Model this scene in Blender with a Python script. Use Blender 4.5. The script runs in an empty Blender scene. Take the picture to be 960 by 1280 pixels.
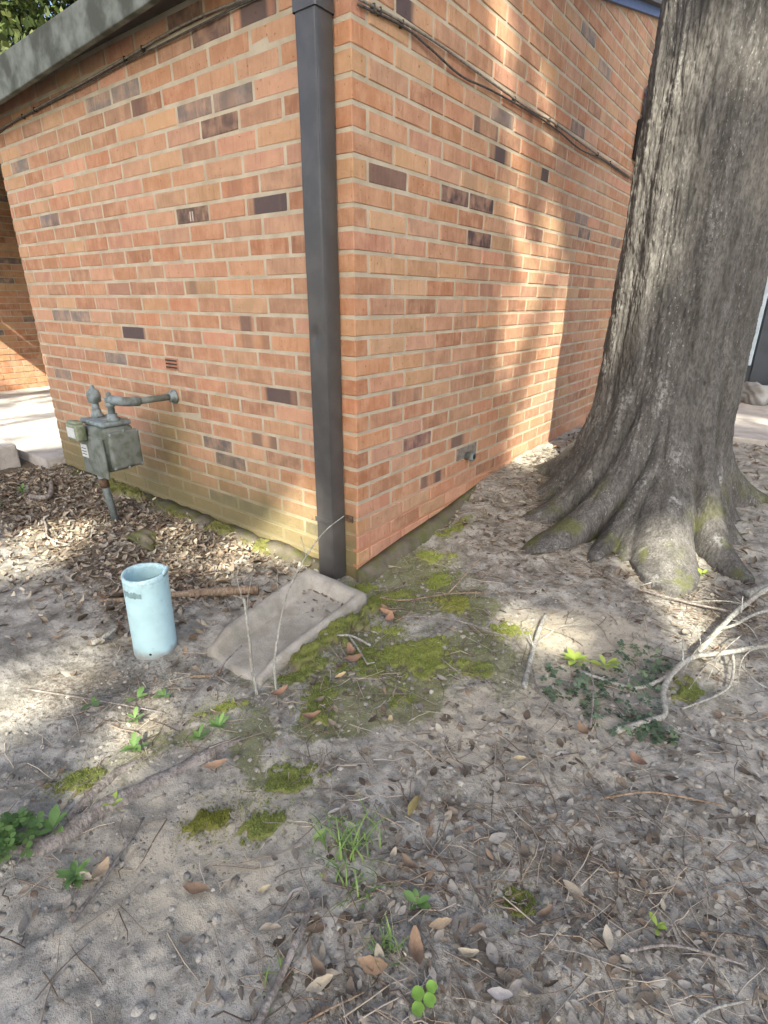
import bpy, bmesh, math, random
import numpy as np
from mathutils import Vector, Matrix

random.seed(7); RNG = np.random.default_rng(7)
SC = bpy.context.scene
COL = SC.collection
rad = math.radians

# ------------------------------------------------------------------ camera
CAM_POS = Vector((1.25644, -1.49159, 1.00464))
YAW, PITCH, ROLL, FPX = 0.6478005, -0.3744783, 0.0049739, 674.381
cf = Vector((-math.sin(YAW)*math.cos(PITCH), math.cos(YAW)*math.cos(PITCH), math.sin(PITCH)))
cr0 = Vector((math.cos(YAW), math.sin(YAW), 0)); cu0 = cr0.cross(cf)
cr = cr0*math.cos(ROLL) + cu0*math.sin(ROLL); cu = -cr0*math.sin(ROLL) + cu0*math.cos(ROLL)
cam_d = bpy.data.cameras.new('camera'); cam = bpy.data.objects.new('camera', cam_d); COL.objects.link(cam)
cam.matrix_world = Matrix(((cr.x, cu.x, -cf.x, CAM_POS.x), (cr.y, cu.y, -cf.y, CAM_POS.y), (cr.z, cu.z, -cf.z, CAM_POS.z), (0, 0, 0, 1)))
cam_d.sensor_fit = 'VERTICAL'; cam_d.sensor_height = 36; cam_d.lens = 36*FPX/1280
cam_d.clip_start = .02; cam_d.clip_end = 500
SC.camera = cam

# ------------------------------------------------------------------ sky, sun, exposure
SUN_EL = rad(42); SUN_AZ = Vector((.539, -.842, 0)).normalized()
SDIR = Vector((SUN_AZ.x*math.cos(SUN_EL), SUN_AZ.y*math.cos(SUN_EL), math.sin(SUN_EL)))
w = bpy.data.worlds.new('World'); SC.world = w; w.use_nodes = True
nt = w.node_tree; bg = nt.nodes['Background']
sky = nt.nodes.new('ShaderNodeTexSky'); sky.sky_type = 'NISHITA'; sky.sun_disc = False
sky.sun_elevation = SUN_EL; sky.sun_rotation = math.atan2(SDIR.x, SDIR.y); sky.dust_density = 4.0; sky.air_density = .75; sky.ozone_density = .8
nt.links.new(sky.outputs[0], bg.inputs[0]); bg.inputs[1].default_value = .115
sun_d = bpy.data.lights.new('sun', 'SUN'); sun_d.energy = 5.0; sun_d.angle = rad(.53); sun_d.color = (1, .93, .80)
sun = bpy.data.objects.new('sun', sun_d); COL.objects.link(sun)
sun.rotation_euler = SDIR.to_track_quat('Z', 'Y').to_euler()
SC.view_settings.view_transform = 'Standard'; SC.view_settings.look = 'None'
SC.view_settings.exposure = 1.93; SC.view_settings.gamma = 1
SC.view_settings.use_curve_mapping = False
SC.cycles.max_bounces = 5; SC.cycles.diffuse_bounces = 3; SC.cycles.transparent_max_bounces = 8
SC.cycles.use_denoising = True

# ------------------------------------------------------------------ helpers
def link(o, parent=None):
    COL.objects.link(o)
    if parent is not None: o.parent = parent
    return o
def tag(o, label=None, cat=None, group=None, kind=None):
    if label: o['label'] = label
    if cat: o['category'] = cat
    if group: o['group'] = group
    if kind: o['kind'] = kind
    return o
def thing(name, label, cat, loc=(0, 0, 0), group=None):
    o = bpy.data.objects.new(name, None); o.empty_display_size = .05; link(o); o.location = loc
    return tag(o, label, cat, group)
def shade(me, smooth=True):
    me.polygons.foreach_set('use_smooth', [smooth]*len(me.polygons))
def mesh(name, V, F, mat=None, smooth=False):
    me = bpy.data.meshes.new(name)
    me.from_pydata([tuple(v) for v in V], [], [tuple(f) for f in F]); me.update()
    if mat: me.materials.append(mat)
    shade(me, smooth)
    return me
def obj(name, V, F, mat, parent=None, smooth=False, off=None):
    """V in world coordinates; a child is stored relative to its parent's location"""
    if parent is not None:
        p = world_loc(parent); V = [(v[0]-p.x, v[1]-p.y, v[2]-p.z) for v in V]
    o = bpy.data.objects.new(name, mesh(name, V, F, mat, smooth)); link(o, parent)
    return o
def world_loc(o):
    v = Vector(o.location); p = o.parent
    while p is not None: v += Vector(p.location); p = p.parent
    return v
def fast_mesh(name, V, loops, sizes, mat, smooth=True, tint=None):
    V = np.asarray(V, np.float32); loops = np.asarray(loops, np.int32).ravel()
    me = bpy.data.meshes.new(name); me.vertices.add(len(V)); me.vertices.foreach_set('co', V.ravel())
    me.loops.add(len(loops)); me.loops.foreach_set('vertex_index', loops)
    n = len(loops)//sizes; me.polygons.add(n)
    me.polygons.foreach_set('loop_start', np.arange(n, dtype=np.int32)*sizes)
    me.polygons.foreach_set('loop_total', np.full(n, sizes, np.int32))
    me.update(calc_edges=True)
    if tint is not None:
        a = me.color_attributes.new('tint', 'FLOAT_COLOR', 'POINT'); a.data.foreach_set('color', np.asarray(tint, np.float32).ravel())
    if mat: me.materials.append(mat)
    shade(me, smooth)
    return me
def box(x0, x1, y0, y1, z0, z1):
    V = [(x, y, z) for x in (x0, x1) for y in (y0, y1) for z in (z0, z1)]
    F = [(0, 1, 3, 2), (4, 6, 7, 5), (0, 4, 5, 1), (2, 3, 7, 6), (0, 2, 6, 4), (1, 5, 7, 3)]
    return V, F
def bevel(VF, b=.004, seg=2):
    bm = bmesh.new(); vs = [bm.verts.new(v) for v in VF[0]]
    for f in VF[1]: bm.faces.new([vs[i] for i in f])
    bmesh.ops.recalc_face_normals(bm, faces=bm.faces)
    bmesh.ops.bevel(bm, geom=list(bm.edges), offset=b, segments=seg, affect='EDGES', profile=.5)
    bm.verts.index_update()
    V = [tuple(v.co) for v in bm.verts]; F = [tuple(v.index for v in f.verts) for f in bm.faces]; bm.free()
    return V, F
def join(*parts):
    V, F = [], []
    for v, f in parts:
        n = len(V); V += list(v); F += [tuple(i+n for i in q) for q in f]
    return V, F
def tube(pts, rs, n=8, cap=True, jit=0, seed=0):
    rnd = random.Random(seed); pts = [Vector(p) for p in pts]
    if not hasattr(rs, '__len__'): rs = [rs]*len(pts)
    V, F = [], []; up = None
    for i, p in enumerate(pts):
        a = pts[max(i-1, 0)]; b = pts[min(i+1, len(pts)-1)]; t = (b-a).normalized()
        if up is None: up = t.orthogonal().normalized()
        up = (up - t*up.dot(t)).normalized(); s = t.cross(up)
        for k in range(n):
            A = 2*math.pi*k/n; r = rs[i]*(1+jit*rnd.uniform(-1, 1))
            V.append(tuple(p + up*(math.cos(A)*r) + s*(math.sin(A)*r)))
    for i in range(len(pts)-1):
        for k in range(n):
            F.append((i*n+k, i*n+(k+1) % n, (i+1)*n+(k+1) % n, (i+1)*n+k))
    if cap: F.append(tuple(range(n))[::-1]); F.append(tuple((len(pts)-1)*n+k for k in range(n)))
    return V, F
def curve_pts(ctrl, m=6):
    """Catmull-Rom through control points"""
    c = [Vector(p) for p in ctrl]; c = [c[0]*2-c[1]] + c + [c[-1]*2-c[-2]]; out = []
    for i in range(1, len(c)-2):
        for k in range(m):
            t = k/m; a, b, d, e = c[i-1], c[i], c[i+1], c[i+2]
            out.append(.5*((2*b)+(d-a)*t+(2*a-5*b+4*d-e)*t*t+(3*b-a-3*d+e)*t**3))
    out.append(c[-2]); return out
def lathe(prof, c, axis='Z', n=24):
    """prof: list of (radius, height) along the axis from point c"""
    V, F = [], []
    for r, h in prof:
        for k in range(n):
            A = 2*math.pi*k/n; p = (r*math.cos(A), r*math.sin(A), h)
            if axis == 'Y': p = (p[0], p[2], p[1])
            if axis == 'X': p = (p[2], p[0], p[1])
            V.append((c[0]+p[0], c[1]+p[1], c[2]+p[2]))
    for i in range(len(prof)-1):
        for k in range(n): F.append((i*n+k, i*n+(k+1) % n, (i+1)*n+(k+1) % n, (i+1)*n+k))
    F.append(tuple(range(n))[::-1]); F.append(tuple((len(prof)-1)*n+k for k in range(n)))
    return V, F
def fixn(o):
    bm = bmesh.new(); bm.from_mesh(o.data); bmesh.ops.recalc_face_normals(bm, faces=bm.faces); bm.to_mesh(o.data); bm.free(); return o

# value noise
_T = np.random.default_rng(11).random((256, 256))
def vnoise(x, y):
    x = np.asarray(x, float); y = np.asarray(y, float)
    xi = np.floor(x).astype(int); yi = np.floor(y).astype(int); fx = x-xi; fy = y-yi
    fx = fx*fx*(3-2*fx); fy = fy*fy*(3-2*fy); g = lambda a, b: _T[a & 255, b & 255]
    return (g(xi, yi)*(1-fx)+g(xi+1, yi)*fx)*(1-fy)+(g(xi, yi+1)*(1-fx)+g(xi+1, yi+1)*fx)*fy
def fbm(x, y, o=4, gain=.5):
    s = 0; a = 1; t = 0
    for i in range(o):
        s = s+a*vnoise(x*2**i+17.3*i, y*2**i+9.1*i); t += a; a *= gain
    return s/t
def ss(a, b, x):
    t = np.clip((np.asarray(x, float)-a)/(b-a), 0, 1); return t*t*(3-2*t)
def gau(x, y, cx, cy, r): return np.exp(-((x-cx)**2+(y-cy)**2)/(r*r))

TREE = (.762, 1.34)
def base_h(x, y):
    x = np.asarray(x, float); y = np.asarray(y, float)
    h = -.018*gau(x, y, .1, .35, .35)+.135*ss(.25, 1.5, y)*(1-.62*ss(.12, .75, x)*(1-ss(1.2, 2.4, y)))*ss(-.6, .1, x)
    h = h - .05*(1-ss(.05, .5, x))*(1-ss(.0, .3, y))*ss(-1.35, -.8, y)
    h = h + .012*gau(x, y, TREE[0], TREE[1]-.15, .6) - .012*ss(-.6, -1.3, y)
    h = h + .022*gau(x, y, -.95, -.36, .18)
    return h
def rough_h(x, y):
    near = np.exp(-(np.maximum(np.hypot(x-.4, y+.4)-4, 0)/3)**2)
    bare = .55+.45*fbm(x*1.7+3, y*1.7, 2)
    clod = np.abs(fbm(x*24+7, y*24, 3)-.5)*2
    h = (fbm(x*5, y*5, 3)-.5)*.035 + (fbm(x*17+40, y*17, 3)-.5)*.018*bare + (.25-clod)*.009*bare + (fbm(x*75, y*75+30, 2)-.5)*.006
    return h*near
def height(x, y):
    return base_h(x, y)+rough_h(np.asarray(x, float), np.asarray(y, float))
def gz(x, y): return float(height(np.array([x]), np.array([y]))[0])

# ------------------------------------------------------------------ materials
class NT:
    def __init__(s, name):
        s.m = bpy.data.materials.new(name); s.m.use_nodes = True; s.t = s.m.node_tree
        s.b = s.t.nodes['Principled BSDF']; s.out = s.t.nodes['Material Output']; s._pos = None
    def n(s, ty, **kw):
        q = s.t.nodes.new(ty)
        for k, v in kw.items(): setattr(q, k, v)
        return q
    def l(s, a, b): s.t.links.new(a, b)
    def put(s, sock, v):
        if isinstance(v, bpy.types.NodeSocket): s.l(v, sock)
        elif v is not None:
            if hasattr(sock.default_value, '__len__') and len(sock.default_value) == 4 and len(v) == 3: v = (*v, 1)
            sock.default_value = v
    @property
    def pos(s):
        if s._pos is None: s._pos = s.n('ShaderNodeNewGeometry').outputs['Position']
        return s._pos
    def mapped(s, scale=(1, 1, 1), src=None, off=(0, 0, 0)):
        q = s.n('ShaderNodeMapping'); s.l(src or s.pos, q.inputs[0]); q.inputs['Scale'].default_value = scale; q.inputs['Location'].default_value = off
        return q.outputs[0]
    def noise(s, scale, detail=3, rough=.55, vec=None, dist=0):
        q = s.n('ShaderNodeTexNoise'); s.l(vec or s.pos, q.inputs['Vector']); q.inputs['Scale'].default_value = scale
        q.inputs['Detail'].default_value = detail; q.inputs['Roughness'].default_value = rough; q.inputs['Distortion'].default_value = dist
        return q.outputs[0]
    def ramp(s, fac, a, b):
        q = s.n('ShaderNodeMapRange', clamp=True); q.interpolation_type = 'SMOOTHSTEP'; s.put(q.inputs[0], fac); q.inputs[1].default_value = a; q.inputs[2].default_value = b
        return q.outputs[0]
    def math(s, op, a, b=0.0, c=None):
        q = s.n('ShaderNodeMath', operation=op); s.put(q.inputs[0], a); s.put(q.inputs[1], b)
        if c is not None: s.put(q.inputs[2], c)
        return q.outputs[0]
    def mix(s, fac, a, b, mode='MIX'):
        q = s.n('ShaderNodeMix', data_type='RGBA', blend_type=mode); s.put(q.inputs[0], fac); s.put(q.inputs[6], a); s.put(q.inputs[7], b)
        return q.outputs[2]
    def xyz(s, vec=None):
        q = s.n('ShaderNodeSeparateXYZ'); s.l(vec or s.pos, q.inputs[0]); return q.outputs
    def attr(s, name='tint'):
        return s.n('ShaderNodeAttribute', attribute_name=name).outputs
    def oinfo(s): return s.n('ShaderNodeObjectInfo').outputs
    def bump(s, h, strength=.4, dist=.004):
        q = s.n('ShaderNodeBump'); s.put(q.inputs['Height'], h); q.inputs['Strength'].default_value = strength; q.inputs['Distance'].default_value = dist
        s.l(q.outputs[0], s.b.inputs['Normal'])
    def done(s, color, rough=.85, metal=0.0, spec=.3):
        s.put(s.b.inputs['Base Color'], color); s.put(s.b.inputs['Roughness'], rough); s.put(s.b.inputs['Metallic'], metal)
        s.put(s.b.inputs['Specular IOR Level'], spec); return s.m

def wall_stain(s):
    """algae and dried mud on the low part of the meter wall (y = 0 face) and under the meter pipe; returns masks"""
    x, y, z = s.xyz()[:3]
    n = s.noise(5, 4); n2 = s.noise(2.2, 3)
    leftface = s.math('LESS_THAN', y, .03)
    leftface = s.math('MULTIPLY', leftface, s.math('LESS_THAN', x, -.01))
    low = s.ramp(s.math('ADD', z, s.math('MULTIPLY', n, -.30)), .13, -.13)
    mud = s.math('MULTIPLY', low, leftface)
    dx = s.math('ABSOLUTE', s.math('ADD', x, 1.22))
    under = s.math('MULTIPLY', s.ramp(s.math('ADD', dx, s.math('MULTIPLY', n, .25)), .50, .10), s.ramp(s.math('ADD', z, s.math('MULTIPLY', n2, .2)), .75, .50))
    alg = s.math('MULTIPLY', s.math('MAXIMUM', s.math('MULTIPLY', under, .8), s.math('MULTIPLY', s.ramp(s.math('ADD', z, s.math('MULTIPLY', n2, -.35)), .30, -.1), .62)), leftface)
    rightface = s.math('GREATER_THAN', x, -.03)
    red = s.math('MULTIPLY', s.ramp(s.math('ADD', z, s.math('MULTIPLY', n2, -.2)), .16, -.02), rightface)
    return mud, alg, red
def mat_brick(name, use_attr):
    s = NT(name)
    if use_attr: a = s.attr(); tint, flash = a['Color'], a['Alpha']; rnd = s.noise(1.3, 0)
    else: o = s.oinfo(); tint, flash, rnd = o['Color'], o['Alpha'], o['Random']
    blotch = s.noise(14, 4); drag = s.noise(1, 3, vec=s.mapped((70, 70, 9))); fine = s.noise(260, 3, .7)
    c = s.mix(s.ramp(blotch, .35, .72), tint, s.mix(.5, tint, (.56, .34, .21)))
    c = s.mix(s.math('MULTIPLY', s.ramp(drag, .52, .75), .35), c, (.55, .33, .22))
    c = s.mix(s.math('MULTIPLY', s.ramp(drag, .45, .25), .35), c, (.22, .085, .05))
    fl = s.math('MULTIPLY', s.ramp(s.noise(1, 1, vec=s.mapped((6.5, 6.5, .4))), .47, .56), flash)
    c = s.mix(fl, c, (.095, .07, .066))
    c = s.mix(s.math('MULTIPLY', s.ramp(fine, .62, .75), .5), c, (.12, .06, .04))
    big = s.noise(1.1, 3); c = s.mix(s.math('MULTIPLY', s.ramp(big, .45, .75), .3), c, (.34, .21, .13))
    mud, alg, red = wall_stain(s)
    c = s.mix(s.math('MULTIPLY', alg, .9), c, (.125, .118, .048)); c = s.mix(s.math('MULTIPLY', mud, .8), c, (.155, .14, .07))
    pit = s.ramp(s.noise(95, 2, .5), .66, .74); c = s.mix(s.math('MULTIPLY', pit, .55), c, (.10, .05, .035))
    s.bump(s.math('SUBTRACT', s.math('ADD', s.math('MULTIPLY', fine, .5), s.math('ADD', drag, s.noise(40, 3))), pit), .7, .004)
    return s.done(c, .88, spec=.2)
def mat_mortar():
    s = NT('mortar'); n = s.noise(9, 4); f = s.noise(220, 4, .7)
    c = s.mix(s.ramp(n, .3, .7), (.365, .315, .225), (.47, .415, .31)); c = s.mix(s.math('MULTIPLY', s.ramp(f, .5, .75), .35), c, (.30, .25, .19))
    mud, alg, red = wall_stain(s)
    c = s.mix(s.math('MULTIPLY', alg, .6), c, (.15, .14, .065)); c = s.mix(s.math('MULTIPLY', mud, .85), c, (.17, .15, .08)); c = s.mix(s.math('MULTIPLY', red, .85), c, (.42, .18, .10))
    s.bump(f, .6, .004); return s.done(c, .95, spec=.1)
def mat_plain(name, col, rough=.7, metal=0., n1=30, amt=.25, dark=.6, bump=.2, spec=.3, col2=None, vec=None):
    s = NT(name); v = s.mapped(vec) if vec else None
    n = s.noise(n1, 4, vec=v); c2 = col2 or tuple(x*dark for x in col)
    c = s.mix(s.math('MULTIPLY', s.ramp(n, .38, .7), min(1, amt*2)), col, c2)
    if bump: s.bump(s.noise(n1*6, 3, vec=v), bump, .003)
    return s.done(c, rough, metal, spec)
def mat_bark(name, a, b, lich, lichamt=.5, moss=False):
    s = NT(name); x, y, z = s.xyz()[:3]
    n = s.noise(1, 5, .62, vec=s.mapped((26, 26, 5.5))); f = s.noise(1, 5, .7, vec=s.mapped((130, 130, 40)))
    c = s.mix(s.ramp(n, .32, .68), a, b)
    c = s.mix(s.math('MULTIPLY', s.ramp(f, .42, .62), .6), c, tuple(v*.45 for v in a))
    l = s.math('MULTIPLY', s.ramp(s.noise(1, 4, .65, vec=s.mapped((12, 12, .8))), .55, .70), s.ramp(s.noise(60, 4, .7), .44, .56))
    c = s.mix(s.math('MULTIPLY', l, lichamt), c, lich); sp = s.math('MULTIPLY', s.ramp(s.noise(1, 3, .6, vec=s.mapped((150, 150, 55))), .60, .70), s.ramp(s.noise(1, 3, vec=s.mapped((7, 7, 1.2))), .40, .65)); c = s.mix(s.math('MULTIPLY', sp, .7), c, lich)
    if moss:
        m = s.math('MULTIPLY', s.ramp(s.math('ADD', z, s.math('MULTIPLY', s.noise(6, 3), .4)), .55, .22), s.ramp(s.noise(7, 4), .48, .62))
        c = s.mix(s.math('MULTIPLY', m, .85), c, (.10, .11, .04))
    s.bump(s.math('ADD', n, s.math('MULTIPLY', f, .8)), .8, .012)
    return s.done(c, .95, spec=.1)
def mat_tint(name, rough=.8, use_attr=True, trans=0.0, vary=.35, bump=.3, nscale=60):
    s = NT(name)
    t = s.attr()['Color'] if use_attr else s.oinfo()['Color']
    n = s.noise(nscale, 4); c = s.mix(s.math('MULTIPLY', s.ramp(n, .35, .7), vary), t, s.mix(.6, t, (.03, .02, .012)))
    if bump: s.bump(s.noise(nscale*2.5, 3), bump, .003)
    s.done(c, rough, spec=.25)
    if trans:
        tr = s.n('ShaderNodeBsdfTranslucent'); s.l(c, tr.inputs[0]); mx = s.n('ShaderNodeMixShader'); mx.inputs[0].default_value = trans
        s.l(s.b.outputs[0], mx.inputs[1]); s.l(tr.outputs[0], mx.inputs[2]); s.l(mx.outputs[0], s.out.inputs[0])
    return s.m
def mat_ground():
    s = NT('soil'); a = s.attr(); rgb = s.n('ShaderNodeSeparateColor'); s.l(a['Color'], rgb.inputs[0]); sand, humus, mossy = rgb.outputs
    n = s.noise(13, 5, .65); f = s.noise(85, 5, .7); g = s.noise(330, 3, .7)
    c = s.mix(s.ramp(n, .34, .66), (.205, .196, .165), (.42, .405, .35))
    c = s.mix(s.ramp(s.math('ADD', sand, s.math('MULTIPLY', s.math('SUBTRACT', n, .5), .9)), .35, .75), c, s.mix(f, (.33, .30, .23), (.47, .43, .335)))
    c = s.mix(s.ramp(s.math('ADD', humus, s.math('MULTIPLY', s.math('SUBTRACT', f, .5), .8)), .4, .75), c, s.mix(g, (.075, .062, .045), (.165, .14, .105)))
    c = s.mix(s.math('MULTIPLY', s.ramp(f, .5, .72), .6), c, (.07, .055, .042))
    c = s.mix(s.math('MULTIPLY', s.ramp(g, .56, .75), .5), c, (.46, .42, .36))
    c = s.mix(s.math('MULTIPLY', s.ramp(s.math('ADD', mossy, s.math('MULTIPLY', s.math('SUBTRACT', f, .5), .9)), .35, .7), .75), c, s.mix(g, (.09, .10, .04), (.19, .20, .08)))
    s.bump(s.math('ADD', f, s.math('MULTIPLY', g, .5)), .7, .008)
    return s.done(c, .97, spec=.08)
def mat_moss():
    s = NT('moss'); n = s.noise(40, 4); t = s.attr()['Color']
    c = s.mix(s.ramp(n, .35, .7), t, s.mix(.45, t, (.22, .22, .07))); s.bump(s.noise(400, 3), .8, .004); return s.done(c, .95, spec=.1)
def mat_concrete(name, a=(.30, .265, .21), b=(.19, .165, .13), g=0.0):
    s = NT(name); n = s.noise(9, 5, .6); f = s.noise(180, 4, .7)
    c = s.mix(s.ramp(n, .35, .68), a, b); c = s.mix(s.math('MULTIPLY', s.ramp(f, .55, .75), .5), c, tuple(v*.45 for v in b))
    if g: c = s.mix(s.math('MULTIPLY', s.ramp(s.noise(14, 4), .42, .62), g), c, (.10, .11, .035))
    s.bump(s.math('ADD', f, s.noise(45, 4)), .6, .005); return s.done(c, .93, spec=.15)

M = {}
M['brick'] = mat_brick('fired_brick', False); M['brick_far'] = mat_brick('fired_brick_joined', True); M['mortar'] = mat_mortar()
M['soil'] = mat_ground(); M['moss'] = mat_moss()
M['bark'] = mat_bark('oak_bark', (.088, .085, .076), (.158, .152, .138), (.38, .385, .36), .6, True)
M['bark_dark'] = mat_bark('dark_bark', (.07, .055, .042), (.12, .1, .08), (.2, .2, .17), .3)
M['lichen'] = mat_bark('lichen_twig', (.33, .31, .26), (.46, .47, .41), (.60, .65, .57), 1.0)
M['drytwig'] = mat_bark('dry_twig', (.24, .17, .11), (.38, .29, .20), (.42, .38, .3), .5)
M['greytwig'] = mat_bark('grey_twig', (.20, .175, .15), (.36, .33, .29), (.45, .43, .38), .6)
M['bronze'] = mat_plain('bronze_paint', (.052, .050, .047), .36, .0, 12, .35, .7, .12, .5, col2=(.075, .072, .068))
M['bronze_dark'] = mat_plain('bronze_gap', (.02, .019, .018), .6, bump=0)
def mat_pvc():
    s = NT('pale_blue_plastic'); z = s.xyz()[2]; n = s.noise(16, 4); f = s.noise(70, 4, .7)
    c = s.mix(s.ramp(n, .35, .7), (.46, .67, .69), (.40, .60, .62)); c = s.mix(s.math('MULTIPLY', s.ramp(f, .58, .72), .35), c, (.25, .33, .33))
    m = s.ramp(s.math('ADD', z, s.math('MULTIPLY', n, -.06)), -.042, -.078); c = s.mix(s.math('MULTIPLY', m, .8), c, (.24, .21, .17))
    r = s.math('MULTIPLY', s.ramp(z, .185, .228), s.ramp(f, .40, .6)); c = s.mix(s.math('MULTIPLY', r, .5), c, (.26, .36, .37)); s.bump(f, .12, .002)
    return s.done(c, .45, spec=.4)
M['pvc'] = mat_pvc(); M['pvc_cut'] = mat_plain('pale_blue_plastic', (.42, .64, .67), .42, 0, 14, .25, .8, .06, .4, col2=(.36, .56, .59))
M['pvc_dirt'] = mat_plain('scuffed_plastic', (.22, .33, .34), .8, 0, 60, .4, .7, .3)
M['meter'] = mat_plain('meter_paint', (.16, .18, .16), .65, .05, 22, .5, .5, .35, .35, col2=(.085, .10, .075))
M['meterpipe'] = mat_plain('pipe_paint', (.20, .245, .25), .55, .05, 34, .6, .5, .35, .35, col2=(.11, .125, .105))
M['meterbox'] = mat_plain('index_box', (.22, .25, .17), .6, 0, 25, .6, .5, .2, .4, col2=(.11, .13, .07))
M['tag'] = mat_plain('meter_tag', (.52, .55, .53), .6, 0, 60, .2)
M['tag_ink'] = mat_plain('meter_tag_ink', (.10, .11, .11), .7, bump=0)
M['rust'] = mat_plain('rusted_pipe', (.13, .085, .055), .85, 0, 60, .6, .5, .4)
M['concrete'] = mat_concrete('splash_concrete', (.41, .385, .325), (.27, .25, .205), .12)
M['footing'] = mat_concrete('mossy_footing', (.15, .135, .10), (.085, .075, .052), .85)
M['walk'] = mat_concrete('walk_concrete', (.46, .44, .40), (.34, .32, .29))
M['fascia'] = mat_plain('weathered_fascia', (.062, .068, .054), .8, 0, 9, .45, .5, .35, .25, col2=(.19, .21, .185))
M['soffit'] = mat_plain('soffit', (.10, .085, .07), .8, bump=0)
M['roof'] = mat_plain('roof_felt', (.12, .12, .12), .9, 0, 80, .4)
M['drip'] = mat_plain('drip_edge', (.10, .13, .22), .5, .2, 20, .2)
M['cable'] = mat_plain('cable_grey', (.085, .075, .065), .6, 0, 60, .5, .4, .2)
M['cable_light'] = mat_plain('cable_pale', (.24, .21, .17), .6, 0, 60, .5, .5, .2)
M['clip'] = mat_plain('clip', (.05, .045, .04), .6, bump=0)
M['leaf'] = mat_tint('litter_leaf', .75, True, 0, .35, .4, 70)
M['leaf1'] = mat_tint('single_leaf', .7, False, 0, .35, .4, 70)
M['green'] = mat_tint('green_leaf', .6, True, .25, .2, .2, 90)
M['crown'] = mat_tint('crown_leaf', .6, True, .3, .2, 0, 20)
M['clod'] = mat_tint('clod', .97, True, 0, .5, .8, 120)
M['slate'] = mat_plain('slate_panel', (.062, .075, .088), .5, 0, 8, .3, .7, .1)
M['trim'] = mat_plain('pale_trim', (.42, .52, .58), .5, 0, 8, .2)
M['bag'] = mat_plain('white_plastic', (.26, .27, .26), .5, 0, 10, .4)
M['black'] = mat_plain('black_box', (.02, .02, .022), .6, bump=0)
M['bluebox'] = mat_plain('blue_conduit', (.10, .14, .22), .5, bump=0)
M['chalk'] = mat_plain('chalk', (.55, .5, .45), .9, bump=0)
M['bone'] = mat_plain('bark_chip', (.36, .32, .25), .9, 0, 40, .6, .4, .6)

# ------------------------------------------------------------------ ground
def steps(segs):
    out = [segs[0][0]]
    for a, b, d in segs:
        n = max(1, round((b-a)/d)); out += list(np.linspace(a, b, n+1)[1:])
    return np.array(out)
def grow(start, end, d, g=1.25):
    out = []; x = start
    while abs(x-start) < abs(end-start): x += d*math.copysign(1, end-start); out.append(x); d *= g
    return out
xs = np.concatenate([grow(-3.6, -90, .06)[::-1], steps([(-3.6, -1.6, .03), (-1.6, -.1, .013), (-.1, 1.5, .0075), (1.5, 2.1, .02)]), grow(2.1, 90, .04)])
ys = np.concatenate([grow(-1.6, -90, .05)[::-1], steps([(-1.6, -1.4, .02), (-1.4, -.2, .0075), (-.2, 1.2, .012), (1.2, 3.2, .03)]), grow(3.2, 120, .05)])
GX, GY = np.meshgrid(xs, ys, indexing='ij')
GZ = height(GX, GY)
def zones(x, y):
    n = fbm(x*2.3+5, y*2.3, 3)-.5
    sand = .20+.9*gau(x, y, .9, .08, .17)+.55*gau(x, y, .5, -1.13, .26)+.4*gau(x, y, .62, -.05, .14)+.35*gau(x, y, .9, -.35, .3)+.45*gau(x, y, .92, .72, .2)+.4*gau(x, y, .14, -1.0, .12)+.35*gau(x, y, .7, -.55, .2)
    sand = sand+.5*n
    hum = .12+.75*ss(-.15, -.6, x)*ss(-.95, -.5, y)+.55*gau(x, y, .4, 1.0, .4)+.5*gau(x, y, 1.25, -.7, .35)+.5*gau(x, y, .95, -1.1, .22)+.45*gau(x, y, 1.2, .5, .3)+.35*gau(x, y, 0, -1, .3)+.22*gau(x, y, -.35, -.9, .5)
    hum = hum+.5*(fbm(x*3.1+50, y*3.1, 3)-.5)
    mo = 1.0*gau(x, y, .45, -.25, .42)*ss(.38, .6, fbm(x*6, y*6+3, 2))+.65*gau(x, y, .15, .1, .35)+.8*gau(x, y, .38, -.9, .4)*ss(.42, .6, fbm(x*6+9, y*6, 2))+.35*gau(x, y, 1.1, -.8, .3)*ss(.45, .6, fbm(x*7+2, y*7, 2))
    return np.clip(sand, 0, 1), np.clip(hum, 0, 1), np.clip(mo, 0, 1)
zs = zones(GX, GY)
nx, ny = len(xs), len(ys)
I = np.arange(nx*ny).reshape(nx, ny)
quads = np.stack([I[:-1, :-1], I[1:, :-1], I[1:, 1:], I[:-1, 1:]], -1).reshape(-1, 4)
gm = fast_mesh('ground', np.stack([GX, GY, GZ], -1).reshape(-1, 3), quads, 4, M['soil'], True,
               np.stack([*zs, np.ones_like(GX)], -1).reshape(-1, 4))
tag(link(bpy.data.objects.new('ground', gm)), kind='structure')

# concrete walkway beyond the meter wall and on the right behind the tree
V, F = bevel(box(-6.0, -2.60, -.10, 3.4, -.12, .012), .006)
tag(obj('walkway', V, F, M['walk']), kind='structure')
V, F = bevel(box(.75, 3.4, 2.75, 4.55, -.1, .165), .01)
tag(obj('path', V, F, M['walk']), kind='structure')
o = obj('concrete_step', *bevel(box(-3.75, -2.83, -.62, -.17, -.1, .095), .012), M['walk']); tag(o, 'low pale concrete step block beside the walkway at the left edge', 'step')

# ------------------------------------------------------------------ brick building
H, BL, JT = .0677, .222, .0108
EAVE_Z, SLOPE = 1.985, .235
LEN_L, LEN_R = 2.56, 6.6
bld = thing('brick_building', 'orange brick building with dark bronze downspout at its corner', 'building')
def roof_z(y): return 1.985+SLOPE*(y+.14)
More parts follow.
